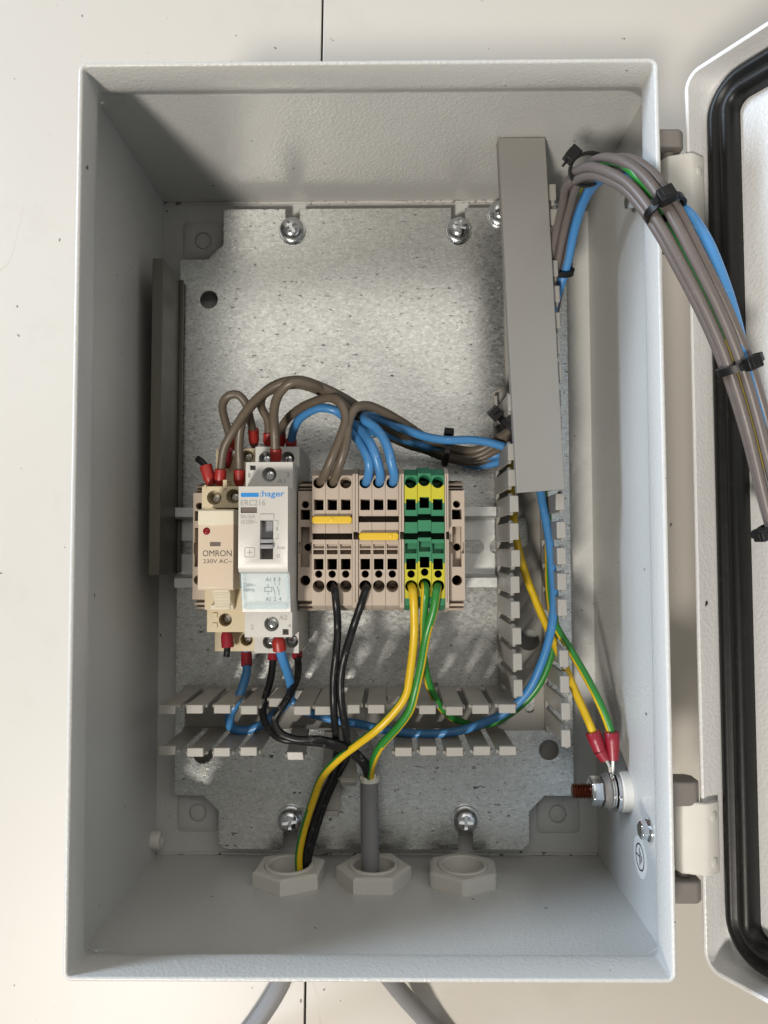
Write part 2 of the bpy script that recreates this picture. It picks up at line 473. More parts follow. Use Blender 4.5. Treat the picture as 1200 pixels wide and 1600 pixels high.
# folded rim: shoulder inwards, then the lip up
mb = MB()
prof = [(0, 86.0), (0, 87.0), (0.6, 88.4), (7.2, 100.2), (7.75, 102.0), (7.75, 113.9), (8.0, 114.3), (8.4, 114.4),
        (8.95, 114.3), (9.25, 113.8), (9.25, 103.5), (9.05, 101.2), (8.4, 99.4), (2.1, 88.0), (1.5, 86.6), (1.5, 86.0)]
sweep_rrect(mb, IX + 1.5, IY + 1.5, 10.6, prof, lambda a, b, h: Vector((a, b, h)), 4)
mb.build('rim', 'grey', enc, sharp=50)
def weldmat():
    m, nt, b = nodes_of('dirty_weld_paint'); v = coords(nt)
    f = ramp(nt, noise(nt, v, 240, 3, 0.7), [(0.56, 0), (0.64, 1)])
    nt.links.new(mixc(nt, f, (0.46, 0.45, 0.42), (0.07, 0.05, 0.035)), b.inputs['Base Color'])
    b.inputs['Roughness'].default_value = 0.6
    bump(nt, b, noise(nt, v, 500, 3), 0.4, 0.0006); return m
MAT['weld'] = weldmat()
for ya in (IY - 0.5, -IY + 0.5):
    pts = [(x, ya + random.uniform(-.2, .2), 1.75 + random.uniform(-.15, .2)) for x in range(-98, 99, 4)]
    MB().tube(pts, 0.75, 8, 2.0).build('weld_seam', 'weld', enc)
# embossed mounting pads with blanked holes
for px, py in ((318, 375), (310, 1268), (872, 1270), (866, 372)):
    c = at(px, py, 2.0)
    p = MB()
    hx, hy = 9.6, 9.0
    lp0 = rrect(hx, hy, 2.2, 4); lp1 = rrect(hx - 0.9, hy - 0.9, 1.6, 4)
    n = len(lp0)
    v = [(c.x + a, c.y + b, 1.52) for a, b in lp0] + [(c.x + a, c.y + b, 2.3) for a, b in lp1]
    p.add(v, [list(range(n, 2 * n))] + [(i, (i + 1) % n, (i + 1) % n + n, i + n) for i in range(n)])
    pad = p.build('mounting_pad', 'grey', enc, sharp=30)
    pc = MB().lathe((c.x - 0.2, c.y - 0.4, 0), (0, 0, 1), [(-1, 4.0), (9, 4.0)], 24)
    cut(pad, pc)
    MB().lathe((c.x - 0.2, c.y - 0.4, 1.52), (0, 0, 1), [(0, 3.55), (0.45, 3.55), (0.7, 3.2)], 24).build('plug', 'grey', pad, base=BASE[enc.name])
    BASE[pad.name] = BASE[enc.name]
# blind bushing low on the left wall
c = on_x(241, 1309, -IX)
MB().ring((-IX, c.y, max(7, c.z)), (1, 0, 0), [(0, 4.1), (3.6, 4.1), (4, 3.8), (4, 2.9), (3.7, 2.7), (0, 2.7)], 24).build('bushing', 'nut', enc)
MB().lathe((-IX, c.y, max(7, c.z)), (1, 0, 0), [(0.02, 2.69), (2.2, 2.69)], 20).build('bushing_plug', 'bracket', enc)
# hinge bolts showing on the right wall
for px, py in ((990, 314), (1011, 1297)):
    c = on_x(px, py, IX - 1)
    mb = MB().lathe((IX, c.y, c.z), (-1, 0, 0), [(0, 4.1), (0.6, 4.1), (0.9, 3.8)], 24)
    mb.lathe((IX - 0.9, c.y, c.z), (-1, 0, 0), [(0, 3.2), (2.4, 3.2), (2.9, 2.7)], 6, smooth=False)
    mb.build('hinge_bolt', 'screw', enc, bevel=0.2)
c = on_x(913, 318, IX - 1)
MB().lathe((IX, c.y, c.z), (-1, 0, 0), [(0, 5.4), (1, 5.4), (1.2, 4.2), (4.5, 4.2), (4.6, 2.5), (8, 2.5)], 6, smooth=False).build('wall_bolt', 'screwdark', enc, bevel=0.2)
# earth sticker on the right wall
c = on_x(1000, 1339, IX - 0.1)
st = MB().lathe((IX, c.y, c.z), (-1, 0, 0), [(0, 7.4), (0.12, 7.4)], 40).build('earth_sticker', 'sticker', enc)
tag(st, 'oval-looking white earth symbol sticker')
mb = MB().ring((IX - 0.14, c.y, c.z), (-1, 0, 0), [(0, 4.9), (0.05, 4.9), (0.05, 4.3), (0, 4.3)], 40)
for (yc, zc, hy, hz) in ((0.0, -2.15, 0.28, 1.9), (0, -0.2, 3.3, 0.26), (0, 1.0, 2.1, 0.26), (0, 2.15, 1.0, 0.26)):
    # drawn with its stem towards the back of the cabinet, as the sticker is turned
    mb.box(IX - 0.19, IX - 0.14, c.y + yc - hy, c.y + yc + hy, c.z + zc - hz, c.z + zc + hz)
mb.build('earth_symbol', 'ink', st, base=BASE[enc.name])
# hinge lugs on the outside of the right wall
for a, b, pr in ((211, 239, 1065), (371, 389, 1066), (1216, 1254, 1089), (1370, 1404, 1093)):
    y0, y1 = Y(b, 84, 1050), Y(a, 84, 1050)
    x1 = X(pr, 84, (a + b) / 2)
    prof = [(IX + 1.55, 78), (x1 - 2.0, 78), (x1, 80), (x1, 86), (x1 - 2, 88.5), (IX + 1.55, 88.5)]
    mb = MB(); n = len(prof)
    mb.add([(p[0], y0, p[1]) for p in prof] + [(p[0], y1, p[1]) for p in prof],
           [list(range(n)), list(range(n, 2 * n))[::-1]] + [(i, (i + 1) % n, (i + 1) % n + n, i + n) for i in range(n)])
    mb.build('hinge_lug', 'bracket', enc, bevel=0.9, seg=3)
for a, b in ((240, 372), (1252, 1368)):
    MB().lathe((106.0, Y(b, 84, 1050), 83), (0, 1, 0), [(0, 2.4), (Y(a, 84, 1050) - Y(b, 84, 1050), 2.4)], 16).build('hinge_pin', 'bracket', enc)

#==================================================================== DOOR
PHI = math.radians(60); U = Vector((math.cos(PHI), 0, math.sin(PHI))); NN = Vector((-math.sin(PHI), 0, math.cos(PHI)))
HD = 11.0
P0 = Vector((110.9, 0.8, 86.5)) - NN * HD
DW, DH = 101.0, 153.5
def dtf(a, b, h): return P0 + U * (a + DW) + Vector((0, 1, 0)) * b + NN * h
door = thing('cabinet_door', P0 - NN * 1.2, 'open grey cabinet door with black rubber seal, hinged on the right side', 'cabinet door')
mb = MB()
lo = [dtf(a, b, -1.2) for a, b in rrect(DW, DH, 6, 6)]; up_ = [dtf(a, b, 0) for a, b in rrect(DW, DH, 6, 6)]
n = len(lo)
mb.add(lo + up_, [list(range(n))[::-1], list(range(n, 2 * n))] + [(i, (i + 1) % n, (i + 1) % n + n, i + n) for i in range(n)])
mb.build('door_panel', 'greylit', door)
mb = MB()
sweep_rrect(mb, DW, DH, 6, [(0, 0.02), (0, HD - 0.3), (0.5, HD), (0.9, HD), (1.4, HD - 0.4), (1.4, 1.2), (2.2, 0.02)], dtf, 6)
mb.build('door_flange', 'greylit', door, sharp=50)
mb = MB()
sweep_rrect(mb, DW - 4.0, DH - 4.0, 14, [(0, 0.03), (-0.2, 3.6), (0.6, 5.2), (2.0, 5.8), (3.2, 5.2), (3.8, 3.9), (4.6, 3.7), (5.2, 5.0), (6.4, 6.4), (8.2, 6.6), (9.6, 5.4), (10.3, 3.2), (10.0, 0.03)], dtf, 8)
mb.build('rubber_seal', 'rubber', door, sharp=70)
for a, b in ((241, 371), (1253, 1367)):
    y0, y1 = Y(b, 88, 1080), Y(a, 88, 1080)
    mb = MB()
    prof = [(103.6, 81.5), (103.2, 84.5), (104.4, 87.2), (111.2, 89.6), (112.6, 89.5), (117.4, 86.3), (117.0, 84.4), (112.2, 87.3), (111.2, 87.4), (105.8, 85.2), (105.2, 83.6), (105.4, 81.5)]
    n = len(prof)
    mb.add([(p[0], y0, p[1]) for p in prof] + [(p[0], y1, p[1]) for p in prof],
           [list(range(n)), list(range(n, 2 * n))[::-1]] + [(i, (i + 1) % n, (i + 1) % n + n, i + n) for i in range(n)])
    hs = mb.build('hinge_strap', 'nut', door, bevel=0.5)
    BASE[hs.name] = BASE[door.name]
    d = Vector((4.8, 0, -3.2)).normalized(); nn = Vector((3.2, 0, 4.8)).normalized()
    for f in (0.17, 0.80):
        MB().lathe(Vector((114.9, y0 + (y1 - y0) * f, 87.75)) - nn * 0.2, nn, [(0, 1.9), (0.5, 1.7), (0.75, 1.1), (0.8, 0.0)], 18).build('dimple', 'nut', hs, base=BASE[door.name])

#==================================================================== MOUNTING PLATE
ZP = 9.5
PX0, PX1 = -88.4, 86.6; PT, PB = 142.0, -143.6
plate = thing('mounting_plate', (0, 0, 7.5), 'speckled galvanised steel mounting plate screwed to the cabinet floor', 'mounting plate')
nx, ny, ch = 19.5, 23.0, 6.5
poly = [(PX0, PB + ny), (PX0 + nx - ch, PB + ny), (PX0 + nx, PB + ny - ch), (PX0 + nx, PB + 3), (PX0 + nx + 3, PB),
        (PX1 - nx - 3, PB), (PX1 - nx, PB + 3), (PX1 - nx, PB + ny - ch), (PX1 - nx + ch, PB + ny), (PX1, PB + ny),
        (PX1, PT - ny + 3), (PX1 - 3, PT - ny), (PX1 - nx + ch, PT - ny), (PX1 - nx, PT - ny + ch), (PX1 - nx, PT),
        (PX0 + nx, PT), (PX0 + nx, PT - ny + ch), (PX0 + nx - ch, PT - ny), (PX0, PT - ny)]
sheet = MB().prism(poly, 7.5, ZP).build('plate_sheet', 'zinc', plate)
SCR = [at(457, 361, ZP), at(716, 361, ZP), at(454, 1279, ZP), at(727, 1279, ZP)]
# cut one hole at a time so that overlapping cutters stay clean
def cut_many(o, lst):
    for c in lst: cut(o, c)
lst = []
for i, p in enumerate(SCR):
    lst.append(MB().box(p.x - 3.1, p.x + 3.1, p.y if i < 2 else -160, 150 if i < 2 else p.y, 0, 20))
    lst.append(MB().lathe((p.x, p.y - 1.2, 0), (0, 0, 1), [(0, 5.0), (20, 5.0)], 24, smooth=False))
for px, py, r in ((326, 468, 4.0), (858, 1172, 4.3), (317, 1178, 4.2), (826, 1000, 4.8)):
    p = at(px, py, ZP); lst.append(MB().lathe((p.x, p.y, 0), (0, 0, 1), [(0, r), (20, r)], 28, smooth=False))
cut_many(sheet, lst)
b_ = sheet.modifiers.new('bevel', 'BEVEL'); b_.width = 0.25 * S; b_.segments = 2; b_.limit_method = 'ANGLE'
def cross_screw(r, h, mat, flange=True):
    """pan-head cross-recess screw, head standing on z = 0 at the origin"""
    mb = MB().lathe((0, 0, 0), (0, 0, 1), [(0, r), (h * 0.25, r), (h * 0.55, r * 0.93), (h * 0.8, r * 0.76), (h * 0.95, r * 0.5), (h, 0.001)], 28)
    o = mb.build('screw', mat, None, base=Vector((0, 0, 0)))
    a = math.radians(20)
    for k in range(2):
        q = a + k * math.pi / 2; d = Vector((math.cos(q), math.sin(q), 0)); e = Vector((-d.y, d.x, 0))
        cut(o, MB().obox((0, 0, h), d * r * 0.56, e * r * 0.13, (0, 0, h * 0.42)))
    me = o.data; bpy.data.objects.remove(o)
    for p in me.polygons: p.use_smooth = True
    me.set_sharp_from_angle(angle=math.radians(35))
    return me
PAN = cross_screw(5.4, 4.6, 'screw')
for p in SCR:
    o = bpy.data.objects.new('screw', PAN); COL.objects.link(o); o.parent = plate
    o.location = (Vector((p.x, p.y, ZP + 1.0)) - BASE[plate.name]) * S; o.rotation_euler.z = random.uniform(0, 1.5)
    BASE[o.name] = BASE[plate.name]
    MB().ring((0, 0, 0), (0, 0, 1), [(-1.0, 6.0), (-0.2, 6.0), (0, 5.8), (0, 2), (-1.0, 2)], 28).build('washer', 'screw', o, base=Vector((0, 0, 0)))
    MB().lathe((0, 0, 0), (0, 0, 1), [(-8.9, 2.9), (-1, 2.9)], 16).build('shank', 'screw', o, base=Vector((0, 0, 0)))

#==================================================================== DIN RAIL
ry = (Y(793, 17) + Y(917, 17)) / 2
rx0, rx1 = X(273, 17, 850), X(776, 17, 850)
rail = thing('din_rail', ((rx0 + rx1) / 2, ry, ZP), 'zinc-plated top-hat mounting rail running across behind the devices', 'din rail')
prof = [(-12.6, 9.55), (12.6, 9.55), (13.5, 10.4), (13.5, 15.2), (14.2, 16.0), (17.4, 16.0), (17.4, 17.0), (13.4, 17.0), (12.5, 16.1), (12.5, 11.2), (11.8, 10.55),
        (-11.8, 10.55), (-12.5, 11.2), (-12.5, 16.1), (-13.4, 17.0), (-17.4, 17.0), (-17.4, 16.0), (-14.2, 16.0), (-13.5, 15.2), (-13.5, 10.4)]
ro = MB().prism_x([(y + ry, z) for y, z in prof], rx0, rx1).build('rail_profile', 'rail', rail)
lst = []
for xc in (rx0 + 4.0, rx1 - 12.5, rx1 + 5.5):
    lst.append(MB().prism([(p[0] + xc, p[1] + ry) for p in rrect(7.8, 3.1, 3.05, 6)], 5, 12))
cut_many(ro, lst)

#==================================================================== WIRING DUCTS
ZT = 54.0
def finger(parent, root, tip, wdir, inn, w=7.5, head=True, name='duct_finger'):
    root = Vector(root); tip = Vector(tip); wd = Vector(wdir); inn = Vector(inn)
    ax = (tip - root); L = ax.length; ax.normalize()
    inn = (inn - ax * inn.dot(ax)).normalized()
    # outline in (along, across): blade, shoulder, head
    hw = w / 2
    mb = MB()
    def pr(out, t0, t1):
        n = len(out)
        lo = [root + ax * a + wd * b + inn * t0 for a, b in out]; hi = [root + ax * a + wd * b + inn * t1 for a, b in out]
        mb.add(lo + hi, [list(range(n))[::-1], list(range(n, 2 * n))] + [(i, (i + 1) % n, (i + 1) % n + n, i + n) for i in range(n)])
    pr([(0, -hw), (L - 5.5, -hw), (L - 4.8, -hw - 0.6), (L - 2.6, -hw - 0.6), (L - 2.0, -hw + .3), (L - 0.8, -hw + .3), (L - 0.8, hw - .3), (L - 2.0, hw - .3), (L - 2.6, hw + 0.6), (L - 4.8, hw + 0.6), (L - 5.5, hw), (0, hw)], 0, 1.35)
    if head: pr([(L - 2.2, -hw + 0.55), (L, -hw + 0.55), (L, hw - 0.55), (L - 2.2, hw - 0.55)], -0.25, 3.15)
    return mb.build(name, 'duct', parent, bevel=0.28)

hy1, hy0 = Y(1103, ZT), Y(1181, ZT)          # outer faces of the horizontal duct
vx0, vx1 = X(801, ZT, 930), X(886, ZT, 930)  # outer faces of the vertical duct
hx0 = X(243, ZT, 1110) - 0.3
ductH = thing('wiring_duct', ((hx0 + vx0) / 2, (hy0 + hy1) / 2, ZP), 'grey slotted wiring duct lying across the bottom, lower fingers broken away', 'wiring duct', 'slotted wiring ducts')
MB().box(hx0, vx0 - 0.3, hy0, hy1, ZP + .05, ZP + 1.4).build('duct_floor', 'duct', ductH)
MB().box(hx0, vx0 - 0.3, hy1 - 1.4, hy1, ZP + 1.42, 15).build('duct_wall', 'duct', ductH)
for a, b in ((hx0, X(425, 14, 1145)), (X(452, 14, 1145), X(475, 14, 1145)), (X(498, 14, 1150), X(565, 14, 1150)), (X(612, 14, 1150), vx0 - 0.3)):
    MB().box(a, b, hy0, hy0 + 1.4, ZP + 1.42, 15).build('duct_wall', 'duct', ductH)
for px in (258, 301, 344, 386, 425, 469, 502, 546, 585, 616, 665, 707, 748, 790):
    x = X(px + 3, ZT, 1108)
    short = px in (425, 616)
    zt = 46 if px == 425 else (40 if px == 616 else ZT)
    finger(ductH, (x + random.uniform(-.2, .2), hy1, 14.9), (x, hy1 + random.uniform(-.5, .4) + (0.8 if short else 0), zt), (1, 0, 0), (0, -1, 0))
for px, dz in ((258, 0), (301, 0), (344, 0), (386, 0), (628, 0), (667, 0), (708, 0), (750, 0), (791, 0)):
    x = X(px + 3, ZT, 1170)
    finger(ductH, (x, hy0, 14.9), (x + random.uniform(-.3, .3), hy0 + random.uniform(-.4, .5), ZT), (1, 0, 0), (0, 1, 0))
# three fingers bent outwards and down
for (rx, rxy, rz), (tx, ty, tz) in (((470, 1148, 14.9), (462, 1187, 45)), ((540, 1152, 14.9), (545, 1228, 33)), ((520, 1154, 14.9), (518, 1274, 22))):
    r = at(rx, rxy, rz); r.y = hy0
    finger(ductH, r, at(tx, ty, tz), (1, 0, 0), (0, 0.3, 1))

vyt, vyb = 139.5, hy0 - 0.5
ductV = thing('wiring_duct', ((vx0 + vx1) / 2, -45, ZP), 'grey slotted wiring duct standing along the right side under a long cover', 'wiring duct', 'slotted wiring ducts')
ym = Y(612, 11, 790)
fl = MB().prism([(vx0, vyb), (vx1, vyb), (vx1, vyt), (vx0 + 6, vyt), (vx0 + 6, ym + 3), (vx0, ym)], ZP + .05, ZP + 1.4).build('duct_floor', 'duct', ductV)
p = at(826, 1000, ZP + 1)
cut_many(fl, [MB().lathe((p.x, p.y, 0), (0, 0, 1), [(0, 4.6), (20, 4.6)], 28, smooth=False),
              MB().prism([(a + X(818, 11, 832), b + Y(832, 11, 818)) for a, b in rrect(2.6, 6.5, 2.5, 6)], 0, 20),
              MB().prism([(a + X(826, 11, 1098), b + Y(1098, 11, 826)) for a, b in rrect(2.2, 4.5, 2.1, 6)], 0, 20)])
MB().box(vx0, vx0 + 1.4, hy1 + 0.3, Y(618, 15, 790), ZP + 1.42, 15).build('duct_wall', 'duct', ductV)
MB().box(vx1 - 1.4, vx1, vyb, vyt, ZP + 1.42, 15).build('duct_wall', 'duct', ductV)
lefty = [1075, 1033, 993, 953, 913, 872, 830, 787, 746, 705, 628]
ys = [Y(p, ZT, 812) for p in lefty]
for i, y in enumerate(ys):
    finger(ductV, (vx0, y, 14.9), (vx0 + random.uniform(-.3, .5), y + random.uniform(-.2, .2), ZT), (0, 1, 0), (1, 0, 0))
righty = [1155, 1112, 1070, 1030, 950, 910, 870, 828, 785, 745]
ys = [Y(p, ZT, 878) for p in righty]
while ys[-1] < vyt - 12: ys.append(ys[-1] + 10.25)
for y in ys:
    finger(ductV, (vx1, y, 14.9), (vx1 + random.uniform(-.4, .2), y + random.uniform(-.2, .2), ZT), (0, 1, 0), (-1, 0, 0))

ductV.rotation_euler.z = 0.012
ZC = 57.4
cA, cB, cC, cD = at(778, 215, ZC), at(852, 210, ZC), at(883, 765, ZC), at(808, 770, ZC)
cA.y = min(cA.y, 148.2); cB.y = min(cB.y, 148.2)
cov = MB()
cov.prism([(p.x, p.y) for p in (cD, cC, cB, cA)], ZC - 1.3, ZC)
sd = (cA - cD).normalized(); sn = Vector((sd.y, -sd.x, 0))
for q0, q1, s in ((cD, cA, 1), (cC, cB, -1)):
    i0 = q0 + sn * s * 0.02; i1 = q1 + sn * s * 0.02
    w1 = sn * s * 1.2
    poly = [(i0.x, i0.y), ((i0 + w1).x, (i0 + w1).y), ((i1 + w1).x, (i1 + w1).y), (i1.x, i1.y)]
    if s < 0: poly = poly[::-1]
    cov.prism(poly, ZC - 5.5, ZC - 1.32)
co = cov.build('duct_cover', 'cover', None, bevel=0.3)
tag(co, 'long flat grey duct cover clipped over the upper part of the vertical duct', 'duct cover')

# empty profile standing by the left wall
zt = 38
x0, x1 = X(235, zt, 650), X(252, zt, 650); y1, y0 = Y(403, zt, 245), Y(899, zt, 245)
prof = MB()
pf = [(x1, 1.6), (x1, zt), (x0, zt), (x0, zt - 1.4), (x1 - 1.4, zt - 1.4), (x1 - 1.4, 3.0), (x0, 3.0), (x0, 1.6)]
n = len(pf)
prof.add([(a, y0, b) for a, b in pf] + [(a, y1, b) for a, b in pf], [list(range(n)), list(range(n, 2 * n))[::-1]] + [(i, (i + 1) % n, (i + 1) % n + n, i + n) for i in range(n)])
prof.box(x1 + 0.02, x1 + 1.6, y0 + 0.4, y1 - 0.4, 11.5, 13)
tag(prof.build('empty_profile', 'olive', None, bevel=0.25), 'olive-grey plastic channel standing upright beside the left wall', 'plastic channel')

#==================================================================== TERMINAL BLOCKS
ZB = 58.0
def yb(py): return Y(py, ZB, 600)
def dbl(lst): return sorted(lst, key=lambda t: t[0])
WB = 5.15
PROF = dbl([(yb(729), 47), (yb(732), 53.5), (yb(743), ZB), (yb(946), ZB), (yb(950), 55.5), (yb(957), 48)])
def block_cut(o, green=False):
    c = [MB().lathe((0, yb(754), ZB), (0, 0.12, 1), [(-26, 2.2), (8, 2.2)], 20, smooth=False)]
    for a, b, w_, d in ((780, 797, 3.7, 30), (806, 816, 7, 11), (833, 843, 7, 11), (873, 890, 3.7, 30)):
        c.append(MB().box(-w_ / 2, w_ / 2, yb(b), yb(a), ZB - d, ZB + 5))
    if not green:
        c.append(MB().box(-2.1, 2.1, yb(857), yb(850), ZB - 1.6, ZB + 5)); c.append(MB().box(-2.1, 2.1, yb(866), yb(859), ZB - 4, ZB + 5))
    else:
        c.append(MB().box(-2.2, 2.2, yb(865), yb(849), ZB - 3, ZB + 5))
    c.append(MB().lathe((0, yb(897), ZB - 22), (0, 0, 1), [(0, 1.45), (30, 1.45)], 16, smooth=False))
    c.append(MB().lathe((0, yb(916), ZB), (0, -0.12, 1), [(-26, 2.3), (8, 2.3)], 20, smooth=False))
    cut_many(o, c)
def terminal_mesh(green):
    h = WB / 2 - 0.06
    if not green:
        mb = MB().columns(-h, h, list(PROF), 17.2); mats = ['beige']
    else:
        pr = dbl([(yb(729), 47), (yb(732), 53.5), (yb(743), ZB), (yb(758), ZB), (yb(786), ZB), (yb(880), ZB), (yb(935), ZB), (yb(946), ZB), (yb(950), 55.5), (yb(957), 48)])
        mz = []
        for (a, _), (b, _) in zip(pr, pr[1:]):
            m_ = (a + b) / 2
            mz.append(1 if (yb(786) < m_ < yb(758)) or (yb(935) < m_ < yb(880)) else 0)
        mb = MB().columns(-h, h, pr, 17.2, mz); mats = ['green', 'yelgreen']
    o = mb.build('terminal_body', mats, None, base=Vector((0, 0, 0)))
    block_cut(o, green)
    me = o.data; bpy.data.objects.remove(o); return me
TB = terminal_mesh(False); TG = terminal_mesh(True)
def place_terminal(mesh, x, label, group, dy=0, dz=0):
    t = thing('terminal_block', (x, yb(840) + dy, 17.2), label, 'terminal block', group)
    o = bpy.data.objects.new('terminal_body', mesh); COL.objects.link(o); o.parent = t
    o.location = Vector((0, -yb(840), -17.2 + dz)) * S
    md = o.modifiers.new('bevel', 'BEVEL'); md.width = 0.16 * S; md.segments = 1; md.limit_method = 'ANGLE'; md.angle_limit = math.radians(40)
    BASE[o.name] = BASE[t.name]
    for yy in (753, 916):
        MB().obox((x, yb(yy) + dy + (0.9 if yy > 800 else -1.0), ZB - 9), (1.5, 0, 0), (0, 1.5, 0.7), (0, -0.2, 0.4)).build('clamp_spring', 'tin', t)
    return t
xs1 = [X(487.5, ZB) + WB * (i + 0.5) for i in range(3)]
xs2 = [X(560, ZB) + WB * (i + 0.5) for i in range(3)]
xs3 = [X(631.4, ZB) + WB * (i + 0.5) for i in range(3)]
L1 = ['beige terminal block with brown wire on top, first right of the white switch', 'beige terminal block with brown wire above and black wire below', 'beige terminal block with no wire, beside the wider divider plate']
L2 = ['beige terminal block with blue wire above and black wire below', 'beige terminal block with blue wire on top only, middle of the right trio', 'beige terminal block with blue wire on top, right before the green blocks']
L3 = ['green-yellow earth terminal, leftmost of three', 'green-yellow earth terminal, middle of three, sitting slightly higher', 'green-yellow earth terminal, rightmost of three']
for x, l in zip(xs1, L1): place_terminal(TB, x, l, 'beige feed-through terminals')
for x, l in zip(xs2, L2): place_terminal(TB, x, l, 'beige feed-through terminals')
for i, (x, l) in enumerate(zip(xs3, L3)): place_terminal(TG, x, l, 'green-yellow earth terminals', 0.7 if i == 1 else 0, 0.5 if i == 1 else 0)

def divider(xa, xb, label):
    mb = MB().columns(xa + .07, xb - .07, dbl([(yb(727), 47), (yb(731), 54), (yb(741), ZB + 1.0), (yb(949), ZB + 1.0), (yb(953), 55), (yb(960), 48)]), 17.2)
    o = mb.build('end_plate', 'beige', None)
    xm = (xa + xb) / 2
    c = [MB().box(xa - .5 + 0.9, xb + 1, yb(843), yb(831), ZB - 5, ZB + 5)]
    c.append(MB().box(xm - 0.12, xm + 0.12, yb(941), yb(734), ZB + 0.35, ZB + 5))
    cut_many(o, c)
    return tag(o, label, 'end plate', 'beige end plates between terminal groups')
gA, gB, gC = xs1[-1] + WB / 2, xs2[0] - WB / 2, xs2[-1] + WB / 2
divider(gA, gB, 'narrow beige end plate between the two beige terminal trios')
divider(gC, xs3[0] - WB / 2, 'narrow beige end plate left of the green terminals')
divider(xs3[-1] + WB / 2, X(700.8, ZB), 'narrow beige end plate right of the green terminals')

# yellow cross-connection bars
for (a, b, xa, xb, lab) in ((806, 818, xs1[0] - WB / 2 + 0.1, gA - 0.1, 'yellow plug-in jumper bar across the left beige terminals'),
                            (832, 844, xs2[0] - WB / 2 + 0.25, gC - 0.1, 'yellow plug-in jumper bar across the right beige terminals, set lower')):
    z1 = ZB + 2.0; y0, y1 = Y(b, z1), Y(a, z1); xc = (xa + xb) / 2; yc = (y0 + y1) / 2
    t = thing('jumper_bar', (xc, yc, ZB - 5), lab, 'jumper bar', 'yellow jumper bars')
    out = [(p[0] + xc, p[1] + yc) for p in rrect((xb - xa) / 2, (y1 - y0) / 2, 1.1, 4)]
    MB().prism(out, ZB + 0.05, z1).build('bar', 'yellow', t, bevel=0.45, seg=3)
    for i in range(3):
        xm = xa + (xb - xa) * (i + .5) / 3
        MB().box(xm - 1.2, xm + 1.2, yc - 0.7, yc + 0.7, ZB - 5, ZB + 0.03).build('pin', 'tin', t)
    MB().lathe((xc + (0 if a < 810 else 4.5), yc + 0.2, z1 - 0.3), (0, 0, 1), [(0, 0.8), (0.45, 0.8), (0.6, 0.5)], 12).build('mould_mark', 'yellow', t)

# end clamps
ZE = 55.0
def ye(py): return Y(py, ZE, 600)
def end_clamp(xa, xb, label, dz=0.0):
    z = ZE - dz
    t = thing('end_clamp', ((xa + xb) / 2, ye(850), 14), label, 'end clamp', 'beige rail end clamps')
    top = [(ye(749), 40), (ye(749) + .1, 46), (ye(752), 50), (ye(754), 50), (ye(754) + .05, 47.5), (ye(758), 47.5), (ye(758) + .05, 51), (ye(761), 51), (ye(761) + .05, 48.5), (ye(764), 48.5), (ye(764) + .05, 53), (ye(767), z),
           (ye(938), z), (ye(940), 53), (ye(940) - .05, 49.5), (ye(944), 49.5), (ye(944) - .05, 52), (ye(948), 51.5), (ye(948) - .05, 48.5), (ye(952), 48.5), (ye(952) - .05, 50), (ye(956), 49), (ye(958), 42)]
    top = [(p, q if q == z else q - dz) for p, q in top]
    body = MB().columns(xa + .05, xb - .05, dbl(top), 14.0).build('clamp_body', 'beige', t)
    xm = (xa + xb) / 2; w_ = xb - xa
    cut_many(body, [MB().lathe((xm, ye(788), z - 24), (0, 0, 1), [(0, 1.45), (30, 1.45)], 18, smooth=False),
                    MB().box(xm - 1.85, xm + 1.85, ye(812), ye(796), z - 26, z + 5),
                    MB().box(xm - 1.75, xm + 1.75, ye(886), ye(823), z - 5.5, z + 5),
                    MB().lathe((xm + 0.5, ye(855), z - 25), (0, 0, 1), [(0, 1.5), (30, 1.5)], 18, smooth=False),
                    MB().box(xm - w_ / 2 + 0.35, xm + w_ / 2 - 0.35, ye(865), ye(847), z - 3, z + 5),
                    MB().lathe((xm, ye(907), z - 26), (0, 0, 1), [(0, 2.0), (30, 2.0)], 20, smooth=False)])
    b = body.modifiers.new('bevel', 'BEVEL'); b.width = 0.15 * S; b.segments = 1; b.limit_method = 'ANGLE'; b.angle_limit = math.radians(40)
    return t
end_clamp(xs1[0] - WB / 2 - 5.75, xs1[0] - WB / 2 - 0.05, 'beige end clamp on the rail between the white switch and the terminals')
end_clamp(X(701.2, ZE), X(701.2, ZE) + 6.1, 'beige end clamp at the right end of the terminal row')
end_clamp(-71.6, -66.6, 'beige end clamp mostly hidden behind the cream relay', 8.0)

#==================================================================== MODULAR SWITCH RELAY (white)
Z1, Z2, Z3 = 47.0, 67.0, 80.0
hxl = X(372.3, Z3, 850); hxr = hxl + 17.5
sw = thing('modular_relay', ((hxl + hxr) / 2, ry, 12), 'white modular installation relay with grey toggle and clear label window', 'relay')
def Yh(py, z): return Y(py, z, 420)
top = dbl([(Yh(1021, Z1), 42), (Yh(1021, Z1) + .1, Z1), (Yh(996, Z2), Z1), (Yh(996, Z2) + .1, Z2), (Yh(957, Z2), Z2), (Yh(956, Z2) + .3, 71.5), (Yh(897, Z3), 74.5), (Yh(894, Z3), Z3 - 1.2), (Yh(886, Z3), Z3),
           (Yh(760, Z3), Z3), (Yh(760, Z3) + .1, Z2), (Yh(722, Z2), Z2), (Yh(722, Z2) + .1, Z1), (Yh(698, Z1), Z1), (Yh(698, Z1) + .1, 42)])
hb = MB().columns(hxl, hxr, top, 12.0).build('housing', 'white', sw)
BASE[hb.name] = BASE[sw.name]
cuts = []
def hole(px, py, z, r, depth):
    p = at(px, py, z); cuts.append(MB().lathe((p.x, p.y, z - depth), (0, 0, 1), [(0, r), (depth + 3, r)], 24, smooth=False)); return (p, r, depth)
